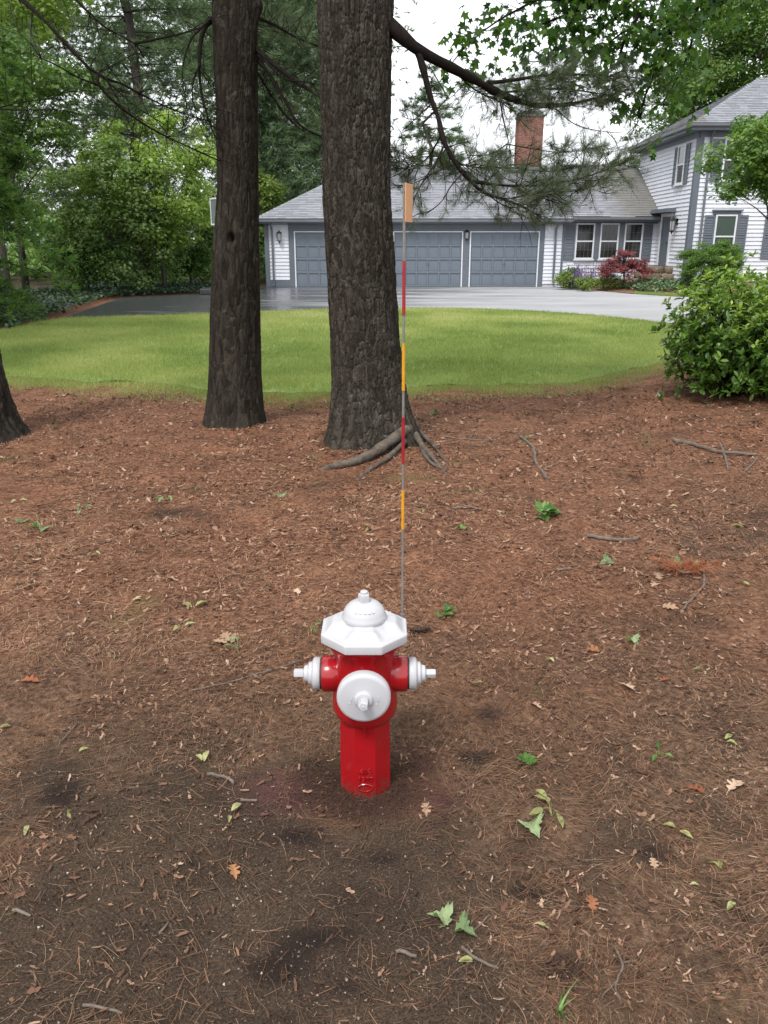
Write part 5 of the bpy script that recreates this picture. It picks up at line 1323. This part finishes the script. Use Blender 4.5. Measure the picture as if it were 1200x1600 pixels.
sd_v = np.stack([-np.sin(az), np.cos(az), np.zeros(n)], 1); dv /= np.linalg.norm(dv, axis=1, keepdims=True)
Fr = np.stack([dv, sd_v, np.cross(dv, sd_v)], 2)
bend = rg.normal(size=n)*.022
tone = np.clip(.55*fbm(x*1.6, y*1.6, 47, 3) + .62*rg.random(n)**1.3 - .05 + .06*sstep(2.5, 5, y), 0, 1)
tone = tone*(1 - .72*np.exp(-(np.clip(np.hypot(x - HX, y - HY) - .10, 0, 9)/.12)**2))*(1 - .5*dark_soil_mask(x, y))
me_all = (x, y, z, Fr, L, wdt, tone, sd_v, bend)
def needle_object(sel, mat_, lab):
    xs, ys, zs_, Fs, Ls, ws_, ts, sv, bd = [q[sel] for q in me_all]; nn = len(xs)
    me = scatter('pine_needle_litter', *RIB, np.stack([xs, ys, zs_], 1), Fs, np.stack([Ls, ws_, Ls], 1), mat_, ts)
    V = np.empty(len(me.vertices)*3, np.float32); me.vertices.foreach_get('co', V); V = V.reshape(nn, 8, 3)
    u = np.array([-.5, -.5, -.15, -.15, .2, .2, .5, .5]); V += (sv[:, None, :]*(bd*Ls)[:, None, None]*((u*2)**2)[None, :, None]*3); me.vertices.foreach_set('co', V.ravel())
    link('pine_needle_litter', me, kind='stuff', label=lab, category='needle litter')
M_DUFF2 = leafmat('weathered_needles', [(0, (0.04128,0.0258,0.01754)), (.35, (0.1032,0.06398,0.03922)), (.7, (0.2064,0.129,0.0805)), (.92, (0.3302,0.227,0.1548)), (1, (0.4644,0.3715,0.2683))], .1, .8, .15, (1, .9, .7))
isd = rg.random(n) < dull_mask(x, y)
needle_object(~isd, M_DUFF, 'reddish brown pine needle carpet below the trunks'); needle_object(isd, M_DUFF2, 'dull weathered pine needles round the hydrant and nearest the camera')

M_CHIP = leafmat('leaf_scraps', [(0, (0.0575,0.0322,0.02185)), (.4, (0.1495,0.0782,0.04945)), (.75, (0.2645,0.1552,0.1012)), (.93, (0.4025,0.276,0.1955)), (1, (0.575,0.4715,0.368))], .12, .8, .2, (1, .9, .7))
n = 150000; x, y = litter_xy(n, 1.0, 9.6, .60); near_y = np.interp(x, Pn[:, 0], Pn[:, 1])
dens = (1 - .72*bare_mask(x, y))*np.clip(-.55 + 2.6*fbm(x*3.5, y*3.5, 51, 4), .05, 1.2)*(1 - .6*dark_soil_mask(x, y)); k = (rg.random(n) < dens) & (y < near_y) & (np.hypot(x - HX, y - HY) > .085); x, y = x[k], y[k]; n = len(x)
nr = rg.normal(size=(n, 3))*.32; nr[:, 2] = 1
SCRAP = ([(-.5, -.06, .05), (-.28, -.20, .0), (.05, -.10, -.03), (.2, -.24, .05), (.5, -.04, .14), (.36, .12, .06), (.06, .10, -.02), (-.12, .26, .06), (-.4, .1, .02)], [(0, 1, 8), (1, 2, 7, 8), (2, 6, 7), (2, 3, 5, 6), (3, 4, 5)])
sz = (.0035 + .017*rg.random(n)**3.2)*(1 + .10*(y - 1))*(1 + .35*sstep(2.6, 4.5, y)); asp = .4 + .8*rg.random(n)
sliver = rg.random(n) < .5
CHIP = ([(-.5, -.10, .02), (.05, -.16, .0), (.5, .02, .08), (.34, .12, .05), (-.1, .07, -.02), (-.42, .10, .03)], [(0, 1, 4, 5), (1, 2, 3, 4)])
sp_pos = np.stack([x, y, ground_z(x, y) + .004 + .008*rg.random(n)], 1); sp_fr = frames(n, nr, rg); sp_sc = np.stack([sz*1.5, sz*1.5*asp, sz*1.5], 1); sp_tn = .93*rg.random(n)**(1.1 + 1.3*(1 - sstep(1.6, 3.6, y)))
for sel, tp_, lab in ((~sliver, SCRAP, 'crumbled brown leaf scraps strewn over the soil'), (sliver, CHIP, 'thin bark chips strewn over the soil')):
    link('leaf_scraps', scatter('leaf_scraps', *tp_, sp_pos[sel], sp_fr[sel], sp_sc[sel], M_CHIP, sp_tn[sel]), kind='stuff', label=lab, category='leaf scraps')

# ================================================================== single fallen leaves, twigs and plants
M_LEAFG = leafmat('fallen_green_leaf', [(0, (.12,.18,.08)), (.5, (.19,.27,.12)), (1, (.29,.37,.19))], .25, .6, .3, mottle=55)
M_LEAFY = leafmat('pale_curled_leaf', [(0, (.20,.21,.075)), (.5, (.30,.31,.12)), (1, (.42,.42,.22))], .25, .6, .3, mottle=55)
M_LEAFB = leafmat('bright_green_leaf', [(0, (.05,.12,.025)), (.5, (.10,.20,.04)), (1, (.2,.31,.10))], .3, .5, .3, mottle=55)
M_LEAFT = leafmat('tan_oak_leaf', [(0, (.26,.16,.10)), (.5, (.38,.25,.17)), (1, (.50,.36,.26))], .15, .8, .2, (1, .9, .7))
M_LEAFO = leafmat('orange_dead_leaf', [(0, (.20,.065,.032)), (.5, (.28,.10,.05)), (1, (.36,.18,.09))], .15, .8, .2, (1, .9, .7))
M_TWIG = simple('grey_twig', (.15,.12,.095), (.075,.058,.045), 30, .85, .5, 90, .002)
rl = random.Random(77)
def ground_pt(px, py):
    x, y = gnd(px, py, -.01); return x, y, ground_z1(x, y)
def outline_leaf(kind):
    if kind == 'maple': pts = maple_outline()
    elif kind == 'oak':
        h = [(0, 0), (.08, .03), (.14, .15), (.22, .20), (.26, .08), (.34, .09), (.40, .27), (.50, .30), (.52, .12), (.60, .10), (.68, .24), (.78, .22), (.78, .09), (.88, .08), (1, 0)]
        pts = h + [(x*.98 + .01, -y*(.8 + .3*rl.random())) for x, y in h[1:-1][::-1]]
    else:
        h = [(0, 0), (.12, .10), (.35, .19), (.6, .18), (.85, .09), (1, 0)]; pts = h + [(x, -y) for x, y in h[1:-1][::-1]]
    return pts
def leaf_into(mb, kind, base, az, pitch, roll, size, curl, rnd):
    pts = outline_leaf(kind); M_ = Matrix.Translation(base) @ Matrix.Rotation(az, 4, 'Z') @ Matrix.Rotation(-pitch, 4, 'Y') @ Matrix.Rotation(roll, 4, 'X')
    cx_ = .42; v = [M_ @ Vector(((x)*size, y*size, size*(curl*(y*y*2.2) - curl*.8*(x - .4)**2 + rl.uniform(-.015, .015)))) for x, y in pts]
    n_ = len(v); v.append(M_ @ Vector((.42*size, 0, -.001)))
    f = [(i, (i+1) % n_, n_) for i in range(n_)]
    mb.add(v, f, rnd)
def fallen(name, label, cat, px, py, kind, mat, size, count=1, curl=.35, group=None, stem=True):
    x, y, z = ground_pt(px, py); mb = MB(); t = thing(name, label, cat, (x, y, z), 0, group)
    for k in range(count):
        az = rl.random()*6.283; s_ = size*(.8 + .4*rl.random()); off = (0 if count == 1 else size*.32)
        bx2, by2 = x + math.cos(az)*off*.4, y + math.sin(az)*off*.4
        mb = MB(); leaf_into(mb, kind, (bx2 - math.cos(az)*s_*.4*(count == 1), by2 - math.sin(az)*s_*.4*(count == 1), z + .012 + .006*k), az, rl.uniform(.0, .28) if count > 1 else rl.uniform(-.08, .2), rl.uniform(-.35, .35), s_, curl*(rl.uniform(.5, 1.3)), rl.random())
        part('leaf', mb.mesh('leaf', mat), t)
        if stem and k == 0:
            mb = MB(); mb.tube([(bx2 - math.cos(az)*s_*.38, by2 - math.sin(az)*s_*.38, z + .012), (bx2 - math.cos(az)*s_*.7, by2 - math.sin(az + .3)*s_*.7, z + .014)], [.0012, .0009], 4); part('stem', mb.mesh('stem', mat), t)
    return t
G1, G2, G3 = 'fallen green maple leaves', 'pale curled leaves', 'tan oak leaves'
for px, py, sz, cn, lab in ((842, 812, .12, 6, 'bright green clump of fresh maple leaves on the red needles right of the rod'), (832, 1296, .115, 1, 'large pale green maple leaf lying beside a seedling, right of the hydrant base'),
    (437, 780, .085, 1, 'green leaf on the needles left of and below the thick trunk'), (70, 832, .10, 2, 'pair of grey-green leaves near the left edge below the left trunk'), (36, 818, .08, 1, 'single green leaf at the left edge beside a leaf pair'),
    (988, 1006, .075, 1, 'pale green leaf alone on the needles right of the hydrant bonnet'), (705, 1452, .075, 2, 'small blue-green leaf sprig low right of the hydrant'), (690, 963, .06, 4, 'small bright green sprout just right of the marker rod above the bonnet'),
    (672, 648, .11, 2, 'pale green leaf right behind the thick trunk at the lawn side'), (949, 880, .085, 1, 'pale leaf below the straight stick at the right'), (1072, 885, .10, 2, 'green leaves held in the orange dead pine sprig'), (724, 834, .055, 2, 'tiny bright green sprout right of the rod below the trunk'), (822, 1202, .05, 2, 'tiny dark green sprout above the pale maple leaf')):
    fallen('maple_leaf', lab, 'leaf', px, py, 'maple', M_LEAFB if 'bright' in lab or 'sprout' in lab else M_LEAFG, sz*(.8 if py > 1100 else .95), cn, .6, G1)
for px, py, lab in ((148, 873, 'pale curled leaf left, level with the foot of the marker rod'), (28, 781, 'pale curled leaf at the left edge below the left trunk'), (318, 1196, 'pale green leaf pair left of the hydrant barrel'), (107, 1286, 'pale green curled leaf far left below the hydrant base level'),
    (44, 1307, 'bright curled leaf at the left edge below the hydrant base level'), (360, 1278, 'pale leaf standing on bare soil left below the hydrant'), (742, 1506, 'long pale green leaf pair near the bottom right of centre'), (1130, 1161, 'pale green leaf pair at the far right beside hydrant barrel height'),
    (1058, 1305, 'pale curled leaf right of the big maple leaf'), (1126, 1363, 'pale leaf pair at the lower right edge'), (1133, 1428, 'pale folded leaf at the right edge near the bottom'), (845, 1450, 'yellow-green folded leaf below the big maple leaf'), (10, 1138, 'yellow-green leaf cut by the left edge'),
    (130, 1181, 'small yellow-green leaf left of the hydrant below cap height'), (1083, 1385, 'small pale leaf beside the lower right leaf pair'), (1098, 1053, 'green leaf pair on the right at hose cap height'), (860, 1041, 'pale leaf right of the hydrant at hose cap height'), (580, 832, 'pale curled leaf between the trunk and the hydrant bonnet'),
    (660, 809, 'pale curled leaf right of the yellow rod band'), (284, 980, 'pale leaf beside the moss patch at the left'), (57, 1021, 'whitish curled leaf far left at bonnet height'), (303, 953, 'pale leaf just right of the moss patch'), (1165, 912, 'whitish curled leaf at the right edge'), (1140, 826, 'whitish folded leaf at the far right behind the dead sprig'),
    (1052, 790, 'whitish leaf on dark soil above the dead pine sprig'), (750, 1070, 'pale green crumpled leaf right of the right hose cap'), (215, 945, 'grey-green leaf above the moss patch')):
    fallen('curled_leaf', lab, 'leaf', px, py, 'oval', M_LEAFY, (.042 if py > 1000 else .058)*rl.uniform(.65, 1.15), rl.choice((1, 2, 2)), 1.1, G2, False)
for px, py, sz, cn, lab in ((272, 913, .085, 1, 'tan oak leaf above the moss patch at the left'), (46, 925, .08, 1, 'tan oak leaf at the left edge above the moss level'), (128, 902, .07, 1, 'tan oak leaf left of the moss patch'), (360, 1006, .085, 3, 'clump of tan and green leaves left of the hydrant bonnet'),
    (1030, 911, .10, 2, 'pair of tan oak leaves below the orange dead sprig'), (1043, 951, .09, 1, 'flat tan oak leaf right of the curved twig'), (746, 985, .07, 1, 'tan leaf right of the bonnet beyond the rod'), (975, 1080, .075, 1, 'tan pointed leaf right of the hydrant at pumper cap height'), (838, 1112, .075, 1, 'tan leaf right of the pumper cap on dark soil'),
    (1145, 1237, .08, 1, 'tan leaf at the right edge at hydrant base height'), (465, 932, .07, 1, 'tan oak leaf just left of the bonnet top'), (665, 1260, .05, 1, 'small tan leaf right of the hydrant base'), (1020, 1352, .05, 1, 'small tan leaf lower right on the needles')):
    fallen('oak_leaf', lab, 'leaf', px, py, 'oak', M_LEAFT, sz, cn, .4, G3)
for px, py, sz, lab in ((925, 1005 + 12, .07, 'orange brown leaf right of the bonnet'), (1085, 1240, .075, 'rust red leaf at the right, level with the hydrant base'), (50, 1070, .08, 'rust orange leaf far left at hose cap height'), (925, 1415, .06, 'ochre crumpled leaf at the lower right'), (365, 1362, .05, 'small orange leaf on bare soil at the lower left of the hydrant'), (1040, 1068, .05, 'small orange leaf at the far right at hose cap height')):
    fallen('dead_leaf', lab, 'leaf', px, py, 'oak', M_LEAFO, sz, 1, .6, 'rusty dead leaves')
# sticks and twigs
def stick(label, seqs, name='twig', mat=None):
    x, y, z = ground_pt(*seqs[0][0][0]); t = thing(name, label, 'twig', (x, y, z), 0, 'twigs on the ground')
    for i, (seq, r0, r1) in enumerate(seqs):
        r0, r1 = r0*.9, r1*.9
        pts = [Vector((*gnd(px, py, 0), 0)) for px, py in seq]
        for p in pts: p.z = ground_z1(p.x, p.y) + max(r0*.9, .006)
        pts = [Vector(q) for q in smooth_line([tuple(p) for p in pts], 4)]
        pts = [p + Vector((rl.uniform(-1, 1)*r0*.5, rl.uniform(-1, 1)*r0*.5, rl.uniform(0, .6)*r0)) for p in pts]
        mb = MB(); mb.tube(pts, list(np.linspace(r0, r1, len(pts))), 7); part('stem' if i == 0 else 'side_twig', mb.mesh('twig', mat or M_TWIG, True, 0, 50), t)
stick('straight thick stick lying on the needles at the right', [([(918, 841), (957, 843), (996, 842)], .013, .011)], 'stick')
stick('curved grey branch lying right of the marker rod below the lawn', [([(812, 684), (832, 700), (838, 722), (854, 746)], .014, .011), ([(850, 732), (868, 722), (888, 716)], .006, .004)], 'branch')
stick('short stick right of the yellow rod band', [([(708, 794), (730, 794), (753, 796)], .009, .007)])
stick('grey twig bending below the dead pine sprig', [([(1078, 880), (1096, 892), (1099, 912), (1085, 930), (1066, 950)], .007, .005)])
stick('pale exposed branch at the far right under the bush', [([(1050, 690), (1085, 694), (1120, 705), (1180, 712)], .02, .012), ([(1125, 692), (1133, 712), (1138, 732)], .011, .008), ([(1165, 735), (1185, 714)], .009, .006)], 'branch')
stick('long dark twig right of the thick trunk roots', [([(690, 688), (730, 691), (775, 693)], .008, .006), ([(732, 691), (740, 680)], .006, .004), ([(757, 695), (772, 684)], .006, .004)])
stick('slender forked twig at the lower right', [([(960, 1478), (972, 1510), (962, 1540), (970, 1562)], .0035, .0025), ([(965, 1532), (940, 1556)], .0025, .0015), ([(972, 1505), (994, 1503)], .0025, .002)])
stick('pair of thin sticks below the small leaf sprig', [([(722, 1478), (745, 1495), (780, 1512)], .0045, .0035), ([(735, 1455), (765, 1425)], .003, .002)])
stick('short grey twig near the bottom left of the leaf sprig', [([(618, 1481), (650, 1491)], .0055, .0045)])
stick('short brown twig beside the leaf pair left of the hydrant', [([(325, 1209), (352, 1213), (364, 1222)], .006, .005)])
stick('small light twig left below the hydrant base', [([(377, 1250), (401, 1249)], .005, .004)])
stick('pale splinter of wood at the lower left', [([(20, 1426), (50, 1436)], .006, .003)])
stick('little white splinter on bare soil at the lower left', [([(250, 1458), (264, 1440)], .004, .002)])
stick('dark twig at the bottom left on bare soil', [([(132, 1580), (192, 1582)], .004, .003)])
stick('thin twig slanting at the left below cap height', [([(98, 1160), (120, 1130)], .004, .003)])
stick('short thick stick left of the pale leaf at the right', [([(868, 890), (892, 891)], .009, .007)])
stick('long twig left of the hose cap', [([(300, 1073), (350, 1066), (390, 1055), (470, 1030)], .004, .003)])
# dead pine sprig
x, y, z = ground_pt(1060, 900); rg = np.random.default_rng(400)
t = thing('pine_sprig', 'fallen pine sprig with dead orange needles on the right', 'sprig', (x, y, z))
mb = MB(); tp, td = [], []
for k in range(9):
    a_ = rl.uniform(.2, 2.9); L = rl.uniform(.08, .19); e = np.array([math.cos(a_), math.sin(a_)*.6, rl.uniform(.05, .5)])
    q = [np.array([x + .02, y - .02, z + .02]) + e*L*u for u in (0, .5, 1)]; mb.tube(q, [.004, .003, .002], 5)
    for u in (.4, .6, .8, 1): tp.append(q[0] + e*L*u); td.append(e/np.linalg.norm(e))
part('stem', mb.mesh('stem', M_TWIG), t)
p, Fr, sc_, rn = tufts(np.array(tp), np.array(td), 30, .055, .0026, .9, rg)
M_DEADN = leafmat('dead_needles', [(0, (.20,.065,.028)), (.6, (.32,.11,.05)), (1, (.42,.2,.1))], .15, .7, .2, (1, .8, .6)); part('needles', scatter('needles', *NEEDLE3, p, Fr, sc_, M_DEADN, rn), t, kind='stuff')
# pine cone
x, y, z = ground_pt(656, 985); M_CONE = simple('cone_brown', (.055,.034,.024), (.03,.02,.015), 40, .8)
t = thing('pine_cone', 'dark open pine cone beside the marker rod right of the bonnet', 'pine cone', (x, y, z))
mb = MB(); mb.tube([(x - .045, y, z + .02), (x, y, z + .022), (x + .05, y + .01, z + .018)], [.006, .010, .003], 6); part('core', mb.mesh('core', M_CONE, True), t)
mb = MB()
for k in range(46):
    u = k/45; a_ = k*2.4; r_ = .02*(1 - abs(u - .4)); c_ = Vector((x - .045 + .09*u, y + .01*u, z + .021)); d_ = Vector((.35, math.cos(a_), math.sin(a_))).normalized(); sdv = d_.cross(Vector((1, 0, 0))).normalized()
    mb.add([c_ - sdv*.003, c_ + sdv*.003, c_ + d_*r_ + sdv*.006, c_ + d_*r_*1.15, c_ + d_*r_ - sdv*.006], [(0, 1, 2, 3, 4)])
part('scales', mb.mesh('scales', M_CONE), t, kind='stuff')
# seedlings and grass sprigs
def sprig(label, px, py, n_, ht, mat, kind='oval', name='seedling'):
    x, y, z = ground_pt(px, py); t = thing(name, label, 'seedling', (x, y, z)); mb = MB()
    for k in range(n_):
        a_ = rl.random()*6.283; tip = Vector((x + math.cos(a_)*ht*.5, y + math.sin(a_)*ht*.5, z + ht*rl.uniform(.5, 1)))
        mb.tube([(x, y, z), ((x + tip.x)/2, (y + tip.y)/2, z + ht*.6), tip], [.0015, .0012, .0008], 4)
        lm = MB(); leaf_into(lm, kind, tip, a_, rl.uniform(-.5, .3), rl.uniform(-.4, .4), ht*.8, .5, rl.random()); part('leaf', lm.mesh('leaf', mat), t)
    part('stem', mb.mesh('stem', mat), t)
sprig('small seedling with rounded leaves beside the big pale maple leaf', 862, 1280, 5, .06, M_LEAFY)
sprig('green seedling right of the second moss patch at the left', 372, 1016, 4, .05, M_LEAFG); sprig('dark little plant left of the hydrant bonnet', 484, 990, 3, .045, M_LEAFB); sprig('small plant on the needles at the left below the slender trunk', 262, 788, 4, .07, M_LEAFG); sprig('low weed left of the small plant at the left', 125, 806, 4, .07, M_LEAFG); sprig('small green plant at the right near the leaf pair', 1028, 1185, 3, .04, M_LEAFB)
def blades(label, px, py, n_, ht, wd_=.003):
    x, y, z = ground_pt(px, py); t = thing('grass_tuft', label, 'grass tuft', (x, y, z))
    for k in range(n_):
        a_ = rl.random()*6.283; h_ = ht*rl.uniform(.6, 1.1); lm = MB(); p = []; s2 = Vector((-math.sin(a_), math.cos(a_), 0))*wd_
        for i in range(5):
            u = i/4; c_ = Vector((x + math.cos(a_)*h_*.8*u*u, y + math.sin(a_)*h_*.8*u*u, z + h_*(u - .45*u*u))); w2 = (1 - u*.95); p += [c_ - s2*w2, c_ + s2*w2]
        lm.add(p, [(2*i, 2*i+1, 2*i+3, 2*i+2) for i in range(4)]); part('blade', lm.mesh('blade', M_LEAFB), t)
blades('green grass sprout at the bottom edge', 872, 1590, 5, .09, .004); blades('thin grass tuft left of the thick trunk on the needles', 305, 772, 7, .12); blades('grass tuft on the needles under the left of the lawn', 128, 630, 26, .10); blades('faint grass tuft beside the left trunk', 85, 672, 18, .09); blades('grass tuft by the curved branch at the right', 822, 690, 14, .09); blades('grass tuft on the dark soil by the bush', 1010, 688, 18, .08)

# crumbs of soil and grit on the bare earth
rg = np.random.default_rng(500); n = 70000; u = rg.random(n); y = 1.0*(4.6)**(u**.8); x = rg.uniform(-1, 1, n)*(y*.56 + .5)
k = (rg.random(n) < .12 + .88*bare_mask(x, y)) & (np.hypot(x - HX, y - HY) > .085); x, y = x[k], y[k]; n = len(x)
M_CRUMB = leafmat('soil_crumbs', [(0, (.018,.012,.009)), (.55, (.05,.035,.026)), (.88, (.10,.075,.058)), (.96, (.24,.19,.15)), (1, (.42,.36,.30))], .0, .95, .1, (1, 1, 1))
TET = ([(-.5, -.35, 0), (.5, -.3, 0), (.05, .55, 0), (.0, .0, .6)], [(0, 1, 3), (1, 2, 3), (2, 0, 3)])
nr = rg.normal(size=(n, 3))*.5; nr[:, 2] = 1
sz = (.0022 + .0075*rg.random(n)**3)
link('soil_crumbs', scatter('soil_crumbs', *TET, np.stack([x, y, ground_z(x, y) - .0005], 1), frames(n, nr, rg), sz, M_CRUMB, rg.random(n)), kind='stuff', label='loose dark soil crumbs and grit on the bare earth', category='soil')
